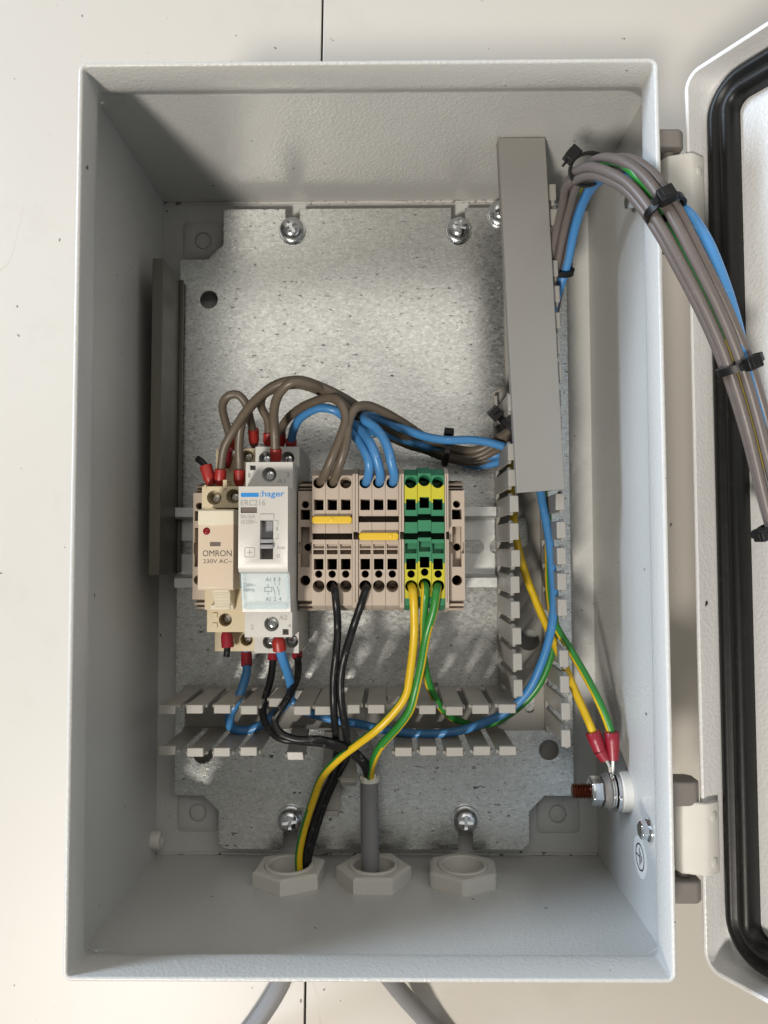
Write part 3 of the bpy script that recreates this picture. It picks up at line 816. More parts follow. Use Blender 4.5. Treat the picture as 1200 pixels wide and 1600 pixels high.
HS = [hole(420.5, 741.5, Z2, 2.75, 3.4), hole(424.3, 975, Z2, 2.75, 3.2), hole(415, 716, Z1, 2.7, 4), hole(449.5, 716, Z1, 2.7, 4), hole(421, 1003, Z1, 2.7, 4), hole(455.5, 1002, Z1, 2.7, 4)]
def rcut(px0, py0, px1, py1, z, d):
    a = at(px0, py1, z); b = at(px1, py0, z); cuts.append(MB().box(a.x, b.x, a.y, b.y, z - d, z + 4))
rcut(390.5, 727, 399.5, 734.5, Z2, 4)
rcut(441.5, 983, 451, 992, Z2, 4)
rcut(406, 813, 427, 874, Z3, 7.5)       # toggle well
rcut(376, 792.5, 401.5, 801.5, Z3, 1.2)  # small status window
cut_many(hb, cuts)
b = hb.modifiers.new('bevel', 'BEVEL'); b.width = 0.3 * S; b.segments = 2; b.limit_method = 'ANGLE'; b.angle_limit = math.radians(40)
SMALL = cross_screw(2.2, 1.1, 'screw')
def put_screw(parent, p, r, depth, mat=None, name='terminal_screw', sc=1.0):
    o = bpy.data.objects.new(name, SMALL if mat is None else SMALLD); COL.objects.link(o); o.parent = parent
    o.location = (Vector((p.x, p.y, p.z - depth + 0.02)) - BASE[parent.name]) * S
    o.rotation_euler.z = random.uniform(-0.5, 0.5); o.scale = (sc, sc, 1); BASE[o.name] = BASE[parent.name]
SMALLD = cross_screw(2.2, 1.1, 'screwdark')
for p, r, d in HS: put_screw(sw, p, r, d)
# thumb toggle in its well
mb = MB(); pxbox(mb, 406.6, 814, 426.5, 841, Z3 - 7.4, Z3 - 4.6); mb.build('toggle_slide', 'toggle', sw, bevel=0.2)
for (a, b_, zt_) in ((842, 849, Z3 + 0.6), (850.5, 857.5, Z3 + 1.6)):
    mb = MB(); pxbox(mb, 405.5, a, 427.0, b_, Z3 - 7.0, zt_); mb.build('toggle_ridge', 'toggle', sw, bevel=0.45)
mb = MB(); pxbox(mb, 376.3, 792.8, 401.2, 801.2, Z3 - 1.15, Z3 - 0.6); mb.build('status_window', 'smoke', sw)
# scooped recess line above the toggle
mb = MB(); pxbox(mb, 406, 803, 428, 812.2, Z3 + 0.03, Z3 + 0.45); mb.build('finger_guard', 'white', sw, bevel=0.2)
# clear hinged window over the wiring label
ya, yb2 = Yh(951, 74.5), Yh(895, 77.0)
def zwin(y): return 72.6 + (y - ya) / (yb2 - ya) * 4.2
win = MB()
xL, xR = hxl + 0.35, hxr - 0.15
wp = [(xL, ya, zwin(ya)), (xR, ya, zwin(ya)), (xR, yb2, zwin(yb2)), (xL, yb2, zwin(yb2))]
win.add([(x, y, z) for x, y, z in wp] + [(x, y, z + 0.9) for x, y, z in wp], [(0, 3, 2, 1), (4, 5, 6, 7), (0, 1, 5, 4), (1, 2, 6, 5), (2, 3, 7, 6), (3, 0, 4, 7)])
wo = win.build('label_window', 'clear', sw, bevel=0.25)
for xa, xb_ in ((xL - 0.3, xL + 0.9), (xR - 0.9, xR + 0.3)):
    e = MB(); e.add([(x, y, z + dz) for dz in (-1.2, 1.5) for x, y, z in ((xa, ya - .2, zwin(ya)), (xb_, ya - .2, zwin(ya)), (xb_, yb2, zwin(yb2)), (xa, yb2, zwin(yb2)))], [(0, 3, 2, 1), (4, 5, 6, 7), (0, 1, 5, 4), (1, 2, 6, 5), (2, 3, 7, 6), (3, 0, 4, 7)])
    e.build('window_rib', 'clear', sw, bevel=0.25)
e = MB().box(xL + 1.0, xR - 1.0, ya - 0.5, ya + 1.5, 71.9, 74.2).build('window_lip', 'clear', sw, bevel=0.25)
# print
T = Z3 + 0.05
mb = MB(); a = at(376.3, 776.5, T); b = at(404.3, 770, T); mb.prism([(p[0] + (a.x + b.x) / 2, p[1] + (a.y + b.y) / 2) for p in rrect((b.x - a.x) / 2, (b.y - a.y) / 2, 0.35, 3)], T - .04, T); mb.build('blue_bar', 'blueink', sw)
lettering(':hager', 406, 766.5, 444.5, 779, T, 'blueink', sw, bold=0.012)
lettering('ERC216', 376.3, 781, 414.5, 790, T, 'greyink', sw)
lettering('Ith:16A', 376.5, 803.5, 398.5, 810, T, 'greyink', sw)
lettering('Ui:250V~', 376.5, 812, 402, 818.5, T, 'greyink', sw)
lettering('Auto', 432, 852.5, 445.5, 858, T, 'greyink', sw)
lettering('0', 432.5, 865.5, 437, 871.5, T, 'greyink', sw)
lettering('1', 432, 823, 434, 829, T, 'greyink', sw)
mb = MB()
for q in ((429, 813, 435, 813.8), (434.2, 813.8, 435, 821), (429, 841.2, 435, 842), (434.2, 834, 435, 841.2)): pxbox(mb, q[0], q[1], q[2], q[3], T - .04, T)
mb.build('position_bracket', 'greyink', sw)
mb = MB(); pc = at(390.3, 863, T)
o_ = [(p[0] + pc.x, p[1] + pc.y) for p in rrect(1.85, 1.75, 0.6, 4)]; i_ = [(p[0] + pc.x, p[1] + pc.y) for p in rrect(1.65, 1.55, 0.45, 4)]
n = len(o_); mb.add([(x, y, T) for x, y in o_ + i_], [(i, (i + 1) % n, (i + 1) % n + n, i + n) for i in range(n)])
mb.box(pc.x - 1.0, pc.x + 1.0, pc.y - .1, pc.y + .1, T - .03, T); mb.box(pc.x - .1, pc.x + .1, pc.y - 1.0, pc.y + 1.0, T - .03, T + .01)
mb.build('test_mark', 'greyink', sw, fix=False)
T2 = Z2 + 0.05
lettering('1', 388, 739, 391, 746, T2, 'greyink', sw); lettering('3', 447.5, 738, 452, 745.5, T2, 'greyink', sw)
lettering('A1', 433, 748, 446, 755, T2, 'greyink', sw)
lettering('A2', 436, 961.5, 449, 968.5, T2, 'greyink', sw); lettering('2', 391.5, 976, 396.5, 983.5, T2, 'greyink', sw); lettering('4', 449.5, 974, 455, 981, T2, 'greyink', sw)
def zl(y): return 71.5 + (y - (Yh(956, Z2) + .3)) / (Yh(897, Z3) - (Yh(956, Z2) + .3)) * 3.0
def label_text(t, x0, y0, x1, y1):
    zz = zl(Yh((y0 + y1) / 2, 73.5)) + 0.25
    return lettering(t, x0, y0, x1, y1, zz, 'greyink', sw)
label_text('230V~', 380, 911.5, 400, 917); label_text('50Hz', 380, 919, 398, 924.5)
label_text('A1', 414.5, 902.5, 423, 908.5); label_text('1', 427.5, 902.5, 430, 908.5); label_text('3', 434, 902.5, 438, 908.5)
label_text('A2', 415, 933, 423.5, 939); label_text('2', 427.5, 933, 431.5, 939); label_text('4', 435, 933, 439.5, 939)
mb = MB()
for q in ((418.4, 912, 419.2, 917.5), (413, 917.5, 425, 918.3), (413, 923.7, 425, 924.5), (413, 917.5, 413.8, 924.5), (424.2, 917.5, 425, 924.5), (418.4, 924.5, 419.2, 930), (429, 910, 429.8, 914.5), (435.8, 910, 436.6, 914.5), (429, 926, 429.8, 930.5), (435.8, 926, 436.6, 930.5)):
    zz = zl(Yh((q[1] + q[3]) / 2, 73.5)) + 0.25; pxbox(mb, *q, zz - .03, zz)
for x_ in (426.5, 433.3):
    a = at(x_, 916.5, 73.4); b = at(x_ + 3, 926, 73.0); d = (b - a); c_ = (a + b) / 2; nrm = Vector((d.y, -d.x, 0)).normalized()
    mb.obox((c_.x, c_.y, zl(c_.y) + 0.25), d * 0.5, nrm * 0.09, (0, 0, 0.02))
mb.build('circuit_diagram', 'greyink', sw)

#==================================================================== PLUG-IN RELAY AND SOCKET (cream)
sx0, sx1 = -66.4, hxl - 0.35
def Yo(py, z): return Y(py, z, 350)
rs = thing('relay_socket', ((sx0 + sx1) / 2, ry, 12), 'ivory screw-terminal relay socket under the cream relay at the left', 'relay socket')
ZA, ZBk, ZL, ZLB = 54.0, 31.0, 44.0, 30.0
top = dbl([(Yo(1018, ZLB), ZLB - 5), (Yo(1018, ZLB) + .1, ZLB), (Yo(988, ZL), ZLB), (Yo(988, ZL) + .1, ZL), (Yo(952, ZL), ZL), (Yo(952, ZL) + .1, 48), (Yo(795, 48), 48), (Yo(795, 48) + .1, ZA), (Yo(760, ZA), ZA), (Yo(760, ZA) + .1, ZBk), (Yo(701, ZBk), ZBk), (Yo(701, ZBk) + .1, ZBk - 6)])
so = MB().columns(sx0, sx1, top, 12.0).build('socket_body', 'ivory', rs)
cuts = []
OS = [hole(334.5, 777.5, ZA, 2.8, 5), hole(364.5, 775.5, ZA, 2.8, 5), hole(386.5, 713, ZBk, 2.6, 4), hole(363, 709, ZBk, 2.6, 4), hole(352, 968.5, ZL, 2.6, 5), hole(385, 999.5, ZLB, 2.6, 4.5)]
cut_many(so, cuts)
b = so.modifiers.new('bevel', 'BEVEL'); b.width = 0.3 * S; b.segments = 2; b.limit_method = 'ANGLE'; b.angle_limit = math.radians(40)
for p, r, d in OS: put_screw(rs, p, r, d, 'd')
for px0, py0, px1, py1 in ((318.5, 757.5, 322, 764), (348, 749.5, 354.5, 764)):
    mb = MB(); pxbox(mb, px0, py0, px1, py1, 46, ZA + 0.4); mb.build('barrier', 'ivory', rs, bevel=0.2)
for py0, py1 in ((957.5, 965.5), (973.5, 981.5)):
    mb = MB(); pxbox(mb, 331.5, py0, 339.5, py1, ZL + 0.02, ZL + 0.5); mb.build('side_tab', 'ivory', rs, bevel=0.15)
# release lever with ribs
mb = MB(); a = at(334, 952, 52); b_ = at(360, 921, 52)
lev = [(Yo(953, 50), 46), (Yo(953, 50), 50), (Yo(946, 52), 51.5), (Yo(940, 55), 56), (Yo(921, 60), 60), (Yo(915, 60), 60), (Yo(915, 60), 46)]
lo_ = MB().prism_x(lev[::-1], X(334.5, 56, 935), X(360.5, 56, 935)).build('release_lever', 'ivorylight', rs, bevel=0.3)
for k in range(5):
    py = 927 + 4.6 * k; z_ = 60.2 - max(0, (py - 922)) * 0.28
    y_ = Yo(py, z_)
    MB().obox((X(347.5, z_, 935), y_, z_ - 0.2), (3.05, 0, 0), (0, 0.48, -0.2), (0, 0.4, 0.75)).build('lever_rib', 'ivorylight', rs, bevel=0.12)
mb = MB(); pxbox(mb, 328.5, 945, 359.5, 952.5, 47, 51.5); mb.build('lever_foot', 'ivorylight', rs, bevel=0.3)

ZR = 72.0
rl = thing('plug_in_relay', ((X(308, ZR) + X(364, ZR)) / 2, Yo(859, ZR), 48.1), 'cream plug-in relay with red indicator light and black lettering', 'relay')
a = at(308.6, 922.5, ZR); b = at(364.4, 795.5, ZR)
x0, x1 = a.x, a.x + 12.95
mb = MB().columns(x0, x1, dbl([(a.y, ZR - 0.8), (a.y + 0.8, ZR), (Yo(820, ZR), ZR), (Yo(820, ZR) + 0.05, ZR + 0.35), (b.y - 0.6, ZR + 0.35), (b.y, ZR - 0.4)]), 48.1, [0, 0, 1, 1, 1])
rc = mb.build('relay_case', ['relay', 'ivorylight'], rl, bevel=0.3)
p = at(322.8, 830, ZR)
MB().lathe((p.x, p.y, ZR - 0.02), (0, 0, 1), [(0, 1.3), (0.25, 1.3), (0.6, 1.0), (0.8, 0.5), (0.85, 0.001)], 20).build('indicator_light', 'led', rl)
mb = MB(); pxbox(mb, 328, 847, 344.5, 853.5, ZR + 0.01, ZR + 0.12); mb.build('inspection_window', 'smoke', rl)
lettering('OMRON', 316.6, 859.7, 362.0, 869.3, ZR + 0.04, 'ink', rl, bold=0.0)
lettering('230V AC~', 317.5, 873.8, 362.5, 880, ZR + 0.04, 'ink', rl)

#==================================================================== LOCK NUTS OF THE CABLE GLANDS
NZ = 28.0
GL = []
for i, (px, lab, rot) in enumerate(((452, 'left hexagonal grey gland nut with green-yellow and black wires through it', 0.10), (584, 'middle hexagonal grey gland nut with a grey cable through it', 0.52), (723, 'empty hexagonal grey gland nut on the right', 0.06))):
    xc = X(px, NZ, 1360); yw = -IY
    GL.append(xc)
    t = thing('gland_nut', (xc, yw, NZ - 14), lab, 'cable gland', 'grey cable gland nuts')
    def hexr(q, rot=rot):
        k = math.pi / 3; u = ((q + rot + k / 2) % k) - k / 2
        return math.cos(math.pi / 6) / math.cos(((q + rot) % k) - k / 2)
    mb = MB().ring((xc, yw, NZ), (0, 1, 0), [(0.05, 15.5, 1), (5.3, 15.5, 1), (6.1, 14.3, 1), (6.2, 12.2), (6.2, 10.35), (0.05, 10.35)], 60, shape=hexr)
    mb.build('hex_nut', 'nut', t, sharp=28)
    MB().ring((xc, yw, NZ), (0, 1, 0), [(-12, 10.2), (6.4, 10.2), (6.75, 9.9), (6.75, 8.8), (6.3, 8.4), (-12, 8.3)], 40).build('thread_sleeve', 'nut', t, sharp=40)
    MB().ring((xc, yw - 1.6, NZ), (0, -1, 0), [(0.05, 14.6, 1), (5.4, 14.6, 1), (7, 12.5), (16, 12.0), (18, 10), (18, 8.3), (0.05, 10.3)], 60, shape=hexr).build('outer_body', 'nut', t, sharp=28)
for i, px in enumerate((452, 584, 723)):
    cut(bw, MB().lathe((GL[i], -IY - 5, NZ), (0, 1, 0), [(0, 10.25), (10, 10.25)], 40, smooth=False))

#==================================================================== EARTH STUD
c = on_x(981, 1236, IX)
ey, ez = c.y, c.z
est = thing('earth_stud', (IX, ey, ez - 7), 'copper earth stud with steel nut and washers on the right wall', 'earth stud')
def ox(d): return (IX - d, ey, ez)
MB().lathe(ox(0.02), (-1, 0, 0), [(0, 7.8), (3.2, 7.8), (3.9, 7.2), (3.9, 7.0)], 32).build('plastic_washer', 'whitewasher', est, sharp=30)
MB().lathe(ox(4.1), (-1, 0, 0), [(0, 7.6), (1.2, 7.6)], 32).build('flat_washer', 'screw', est)
MB().lathe(ox(7.6), (-1, 0, 0), [(0, 7.4), (0.6, 7.5), (1.6, 6.6), (2.4, 6.4), (2.4, 6.3)], 32).build('spring_washer', 'bracket', est, sharp=30)
MB().lathe(ox(10.1), (-1, 0, 0), [(0, 5.4), (0.4, 5.75), (4.2, 5.75), (4.8, 5.2)], 6, smooth=False).build('hex_nut', 'screw', est, bevel=0.3)
pr = [(0, 2.9)]
for k in range(6):
    pr += [(0.2 + k * 1.0, 3.0), (0.7 + k * 1.0, 2.2)]
pr += [(6.2, 2.9), (6.7, 2.3)]
MB().lathe(ox(14.8), (-1, 0, 0), pr, 20).build('threaded_stud', 'copper', est, sharp=60)
MB().lathe(ox(0.5), (-1, 0, 0), [(0, 2.4), (14.5, 2.4)], 12).build('stud_core', 'copper', est)

#==================================================================== WIRES
def wpts(lst): return [at(*p) if len(p) == 3 else Vector(p[:3]) for p in lst]
def sleeve(parent, a, b, r=2.3, mat='red', taper=True):
    a = Vector(a); b = Vector(b); L = (b - a).length
    pr = [(0, r * 0.82), (0.15, r), (L * 0.62, r), (L * 0.8, r * 0.86), (L, r * 0.6)] if taper else [(0, r), (L, r)]
    return MB().lathe(a, b - a, pr, 18).build('ferrule', mat, parent, sharp=60)
def wire(name, label, pts, r, mat, sleeves=(), group=None, stripe=None, twist=0.0, phase=0.0, cat='wire', n=12):
    """pts and sleeves in (px, py, height) triples"""
    P = wpts(pts)
    for q in P[2:-2]: q += Vector((random.uniform(-.3, .3), random.uniform(-.3, .3), random.uniform(-.2, .2)))
    mid = P[len(P) // 2]
    t = thing(name, P[0], label, cat, group)
    if stripe: MB().tube(P, r, 16, 1.2, 0, 1, twist, phase).build('insulation', [mat, stripe], t, fix=True)
    else: MB().tube(P, r, n, 1.3).build('insulation', mat, t)
    for s in sleeves:
        a, b = at(*s[0]), at(*s[1]); sleeve(t, a, b, *(s[2:]))
    return t
GB = 'brown wires above the devices'
R1 = 1.75
# upper loop of brown wires, heading right into the duct
wire('brown_wire', 'brown wire from second red ferrule at upper left, arching over the relay', [(344, 750, 47), (346, 728, 48), (352, 700, 50), (366, 668, 54), (388, 640, 60), (412, 615, 66), (440, 598, 70), (466, 594, 70), (500, 602, 66), (540, 622, 58), (585, 654, 48), (630, 684, 36), (672, 700, 30), (705, 713, 27), (745, 716, 26), (776, 702, 30), (806, 680, 38), (824, 650, 40)], R1, 'brown', [((345, 733, 48), (343, 759, 47))], GB)
wire('brown_wire', 'brown wire from third red ferrule, beside the white relay, arching up', [(374, 750, 46), (374, 725, 47), (374, 690, 50), (380, 655, 54), (398, 628, 59), (424, 606, 63), (452, 595, 65), (480, 598, 64), (512, 610, 58), (552, 634, 50), (600, 664, 42), (650, 690, 33), (694, 706, 28), (740, 712, 27), (774, 696, 31), (806, 668, 38), (826, 640, 40)], R1, 'brown', [((374, 734, 47), (374, 760, 46))], GB)
wire('brown_wire', 'short brown jumper looping above the socket at upper left', [(357, 700, 24), (358, 680, 26), (351, 655, 30), (348, 634, 34), (357, 618, 37), (371, 617, 37), (384, 632, 35), (392, 655, 31), (396, 676, 27), (397, 695, 24)], R1, 'brown', [((396, 670, 28), (397, 698, 23)), ((360, 684, 26), (362, 705, 22))], GB)
wire('brown_wire', 'brown wire leaving the white relay behind the front loop', [(420, 700, 33), (420, 680, 34), (418, 655, 38), (409, 634, 42), (412, 616, 47), (440, 604, 52), (470, 602, 56), (505, 615, 52), (545, 640, 42), (590, 668, 34), (640, 692, 28), (696, 716, 22), (745, 722, 20), (780, 708, 24), (806, 690, 32), (822, 665, 38)], R1, 'brown', [((420, 676, 35), (420, 699, 33))], GB)
wire('brown_wire', 'brown wire from the middle top terminal of the white relay, curving right', [(431, 728, 55), (430, 700, 57), (428, 668, 60), (429, 638, 66), (437, 614, 71), (456, 598, 74), (484, 600, 71), (514, 616, 60), (550, 645, 47), (596, 675, 37), (645, 698, 29), (696, 710, 25), (742, 718, 23), (778, 700, 27), (808, 672, 36), (824, 648, 39)], R1, 'brown', [((431, 701, 57), (431, 726, 55))], GB)
wire('brown_wire', 'brown jumper arching from the white relay to the first beige terminal', [(438, 700, 33), (438, 683, 35), (444, 662, 41), (462, 642, 50), (488, 628, 58), (514, 622, 63), (533, 630, 66), (540, 652, 66), (533, 684, 66), (518, 720, 65), (505, 744, 61), (501, 753, 56), (500, 757, 46)], R1, 'brown', [((438, 676, 36), (438, 699, 33))], GB)
wire('brown_wire', 'brown wire rising from second beige terminal and bending right to the duct', [(520, 757, 46), (521, 754, 56), (525, 744, 61), (533, 718, 65), (540, 690, 66), (545, 660, 65), (555, 640, 65), (572, 632, 62), (596, 641, 56), (630, 660, 46), (668, 685, 36), (700, 699, 31), (742, 703, 29), (776, 688, 33), (806, 664, 40), (826, 636, 41)], R1, 'brown', (), GB)
GBL = 'blue wires above the terminals'
wire('blue_wire', 'blue wire arching from the white relay, passing behind brown wires', [(455, 706, 33), (455, 690, 36), (462, 664, 43), (478, 646, 50), (502, 638, 55), (526, 642, 56), (545, 660, 50), (575, 672, 40), (620, 688, 29), (660, 702, 23), (697, 714, 19), (740, 728, 18), (776, 722, 22), (804, 704, 30), (824, 690, 34)], R1, 'blue', [((455, 688, 37), (455, 704, 33))], GBL)
wire('blue_wire', 'blue wire into the leftmost of three blue-fed terminals', [(571, 757, 46), (572, 754, 56), (575, 744, 61), (576, 722, 64), (570, 704, 63), (560, 688, 59), (545, 672, 55), (543, 664, 50), (560, 664, 44), (600, 676, 37), (650, 694, 29), (697, 706, 21), (742, 714, 20), (778, 706, 23), (806, 694, 30), (824, 684, 35)], R1, 'blue', (), GBL)
wire('blue_wire', 'blue wire into the middle of three blue-fed terminals', [(592, 757, 46), (593, 754, 56), (594, 744, 61), (590, 720, 64), (580, 696, 64), (566, 675, 59), (553, 665, 54), (558, 662, 48), (590, 672, 42), (630, 686, 36), (668, 698, 31), (698, 706, 27), (740, 714, 24), (774, 712, 25), (804, 706, 30), (826, 720, 34)], R1, 'blue', (), GBL)
wire('blue_wire', 'blue wire into the rightmost of three blue-fed terminals', [(613, 757, 46), (614, 754, 56), (615, 744, 61), (612, 720, 64), (604, 695, 64), (588, 670, 60), (570, 656, 57), (572, 650, 53), (596, 656, 50), (632, 670, 46), (666, 682, 42), (698, 688, 40), (740, 688, 38), (772, 692, 37), (802, 704, 36), (826, 722, 36)], R1, 'blue', (), GBL)
# upper ferrule with a cut-off stub
wire('wire_stub', 'cut-off black wire end in the leftmost red ferrule', [(309, 717, 44), (316, 722, 45), (326, 738, 46), (328, 752, 46)], 1.4, 'black', [((321, 727, 46), (331, 758, 46), 2.5)])
s_ = thing('crimp_ferrule', at(356, 718, 36), 'dark red ferrule half hidden behind the brown wires at upper left', 'ferrule')
sleeve(s_, at(355, 702, 38), at(355, 730, 33), 2.2, 'darkred')

# lower side: relay outputs
wire('wire_stub', 'cut-off black wire end hanging from a dark red ferrule below the socket', [(352, 985, 37), (356, 1000, 37), (355, 1014, 38), (354, 1026, 38)], 1.35, 'black', [((356, 1012, 37.5), (354, 984, 37), 2.5, 'darkred')])
wire('blue_wire', 'blue jumper dipping from the relay socket into the lower duct', [(385, 1016, 23), (386, 1032, 24), (385, 1052, 26), (377, 1078, 30), (369, 1100, 32), (358, 1120, 30), (361, 1136, 27), (380, 1141, 25), (408, 1133, 25), (430, 1116, 25), (446, 1098, 28), (456, 1078, 36), (448, 1050, 46), (440, 1024, 54), (435, 1002, 57)], 1.9, 'blue', [((385.5, 1041, 25), (385, 1012, 22), 2.35, 'darkred'), ((437, 1016, 56), (434.5, 994, 57.5), 2.6, 'red')])
wire('blue_wire', 'long blue wire lying in the lower duct and up the vertical duct', [(452, 1092, 22), (480, 1112, 22), (520, 1124, 24), (560, 1132, 27), (610, 1142, 30), (665, 1146, 32), (715, 1142, 33), (755, 1131, 33), (792, 1112, 34), (824, 1080, 36), (846, 1038, 38), (860, 992, 39), (866, 940, 38), (864, 890, 36), (856, 835, 34), (846, 780, 32), (840, 730, 30), (838, 660, 30)], 1.78, 'blue')
GK = 'black wires of the incoming cables'
wire('black_wire', 'black wire from left lower terminal of the white relay', [(427, 1018, 30), (426, 1038, 31), (421, 1065, 34), (414, 1090, 38), (412, 1116, 42), (418, 1138, 46), (438, 1153, 49), (470, 1158, 50), (508, 1162, 48), (545, 1176, 42), (566, 1194, 35), (574, 1214, 29), (576, 1240, 26)], 1.5, 'black', [((426.5, 1032, 30.5), (427, 1010, 29), 2.2, 'darkred')], GK)
wire('black_wire', 'black wire from right lower terminal of the white relay', [(463, 1018, 30), (466, 1036, 31), (465, 1058, 37), (454, 1080, 44), (443, 1100, 50), (430, 1126, 50), (436, 1145, 51), (462, 1154, 52), (500, 1156, 51), (540, 1166, 46), (566, 1186, 38), (578, 1208, 30), (580, 1240, 26)], 1.5, 'black', [((465, 1028, 31), (463, 1008, 29), 2.2, 'darkred')], GK)
wire('black_wire', 'black wire hanging straight down from the second beige terminal', [(521, 912, 44), (521.5, 915, 55), (523, 924, 60.5), (526, 945, 61), (527, 980, 57), (526, 1020, 59), (521, 1060, 57), (520, 1100, 56), (523, 1140, 49), (527, 1175, 36), (521, 1206, 33), (504, 1246, 31), (488, 1290, 29), (478, 1330, 28), (474, 1372, 28)], 1.5, 'black', (), GK)
wire('black_wire', 'black wire crossing down from the fourth beige terminal', [(573, 912, 44), (573, 915, 55), (571, 924, 60.5), (565, 944, 61), (553, 980, 58), (541, 1018, 60), (534, 1050, 58), (532, 1086, 57), (537, 1120, 54), (543, 1155, 46), (542, 1182, 35), (528, 1210, 31), (510, 1250, 28), (494, 1296, 27), (483, 1336, 27), (479, 1372, 27)], 1.5, 'black', (), GK)
GY = 'green-yellow earth wires'
wire('earth_wire', 'green-yellow wire, yellow side up, from left earth terminal down to the left gland', [(642, 911, 44), (642.5, 915, 55), (644, 924, 60.5), (647, 946, 60.5), (646, 990, 58), (641, 1045, 57), (633, 1085, 56), (617, 1112, 55), (590, 1138, 53), (558, 1164, 48), (528, 1186, 42), (504, 1214, 37), (488, 1250, 33), (474, 1298, 30), (467, 1336, 29), (468, 1372, 29)], 1.62, 'wyellow', (), GY, 'wgreen', 0.0017, 0.19)
wire('earth_wire', 'green-yellow wire, green side up, from right earth terminal into the grey cable', [(684.5, 911, 44), (684, 915, 55), (683, 924, 60.5), (678, 950, 60.5), (667, 992, 58), (657, 1040, 57), (650, 1078, 56), (640, 1108, 54), (622, 1136, 50), (598, 1162, 44), (584, 1184, 37), (579, 1206, 31), (579, 1240, 26)], 1.62, 'wgreen', (), GY, 'wyellow', -0.0011, 0.19)
wire('earth_wire', 'green-yellow wire from middle earth terminal down into the duct, then up the right duct', [(663, 908, 44), (663, 912, 55), (664, 921, 60.5), (664, 948, 59), (661, 990, 54), (662, 1030, 50), (672, 1074, 45), (690, 1106, 38), (714, 1126, 30), (744, 1134, 27), (778, 1126, 27), (812, 1104, 29), (842, 1068, 32), (860, 1026, 34), (867, 980, 34), (864, 930, 32), (858, 880, 30), (856, 830, 28), (850, 770, 26), (846, 700, 26)], 1.58, 'wyellow', (), GY, 'wgreen', -0.0003, -0.03)
wire('earth_wire', 'yellow-looking earth wire crossing the right duct to the stud, left lug', [(798, 720, 22), (797, 745, 24), (800, 790, 27), (806, 840, 29), (820, 895, 31), (840, 945, 33), (860, 992, 36), (880, 1034, 41), (902, 1084, 46), (919, 1126, 49), (930, 1152, 50)], 1.58, 'wyellow', (), GY, 'wgreen', 0.0003, 0.16)
wire('earth_wire', 'green-striped earth wire curving to the stud, right lug', [(856, 800, 27), (857, 860, 29), (858, 930, 33), (868, 975, 37), (890, 1014, 42), (914, 1056, 46), (936, 1098, 49), (950, 1130, 50), (957, 1152, 50)], 1.58, 'wgreen', (), GY, 'wyellow', 0.0, 0.39)
for (a, m_, b, lab) in (((926, 1143, 49.5), (937, 1172, 50), (946, 1186, 50), 'dark red ring lug on the left earth wire at the copper stud'), ((955.5, 1143, 50), (957, 1172, 50), (957.5, 1187, 50), 'dark red ring lug on the right earth wire at the copper stud')):
    A, M_, B = at(*a), at(*m_), at(*b)
    t = thing('ring_lug', B, lab, 'ring lug', 'dark red ring lugs')
    L = (M_ - A).length; L2 = (B - M_).length
    MB().lathe(A, M_ - A, [(0, 2.75), (0.2, 2.95), (L * 0.55, 2.9), (L * 0.62, 2.75), (L, 2.6)], 18).build('lug_sleeve', 'darkred', t, sharp=60)
    MB().lathe(M_, B - M_, [(0.02, 2.55), (L2, 2.2)], 18).build('sleeve_neck', 'darkred', t)
    xr = IX - (6.0 if 'left' not in lab else 6.8)
    tip = Vector((xr, ey + 4, ez))
    d = tip - B
    MB().tube([B, B + Vector((d.x * 0.7, d.y * 0.35, d.z * 0.3)), tip], 0.75, 8, 0.8).build('lug_tongue', 'tin', t)
    MB().ring((xr, ey, ez), (-1, 0, 0), [(-0.3, 6.3), (0.3, 6.3), (0.3, 3.2), (-0.3, 3.2)], 28).build('lug_ring', 'tin', t)

#==================================================================== GREY CABLES THROUGH THE GLANDS
c1 = thing('grey_cable', (GL[1], -150, NZ - 4), 'grey cable with torn white end standing in the middle gland and leaving below', 'cable', 'grey supply cables')
tp = at(577, 1218, NZ - 1)
bot = Vector((GL[1] - 2.5, -165, NZ))
pts = [tp, at(577, 1260, NZ - 1), at(578, 1310, NZ), Vector((GL[1] - 1.5, -147, NZ)), bot, Vector((GL[1] - 1, -178, 25)), Vector((GL[1] + 8, -197, 15)), Vector((GL[1] + 26, -222, 5.2)), Vector((GL[1] + 54, -250, 4.2)), Vector((GL[1] + 112, -290, 4.2))]
MB().tube(pts, 3.75, 20, 2).build('cable_jacket', 'cable', c1)
# ragged inner sheath
mb = MB(); d = (pts[1] - pts[0]).normalized(); a_ = Vector((1, 0, 0)); b_ = Vector((0, 0, 1)); n = 36
vi = []; vo_ = []; vb = []; vt = []
for k in range(n):
    q = 2 * math.pi * k / n; e = 1.9 + random.uniform(-1.0, 1.3)
    dr = a_ * math.cos(q) + b_ * math.sin(q)
    vb.append(tp + dr * 3.9 + d * 0.8); vo_.append(tp + dr * (4.25 + random.uniform(-.2, .3)) - d * e * 0.5); vt.append(tp + dr * (3.6 + random.uniform(-.2, .2)) - d * e); vi.append(tp + dr * 2.7 - d * (e * 0.4 - .3))
loops = [vb, vo_, vt, vi]; v = [p for l_ in loops for p in l_]; f = []
for i in range(3):
    for k in range(n):
        k2 = (k + 1) % n; f.append((i * n + k, i * n + k2, (i + 1) * n + k2, (i + 1) * n + k))
mb.add(v, f, 0, True); mb.build('torn_sheath', 'torn', c1)
c2 = thing('grey_cable', (GL[0], -150, NZ - 4), 'grey cable leaving the left gland and curving away to the lower left', 'cable', 'grey supply cables')
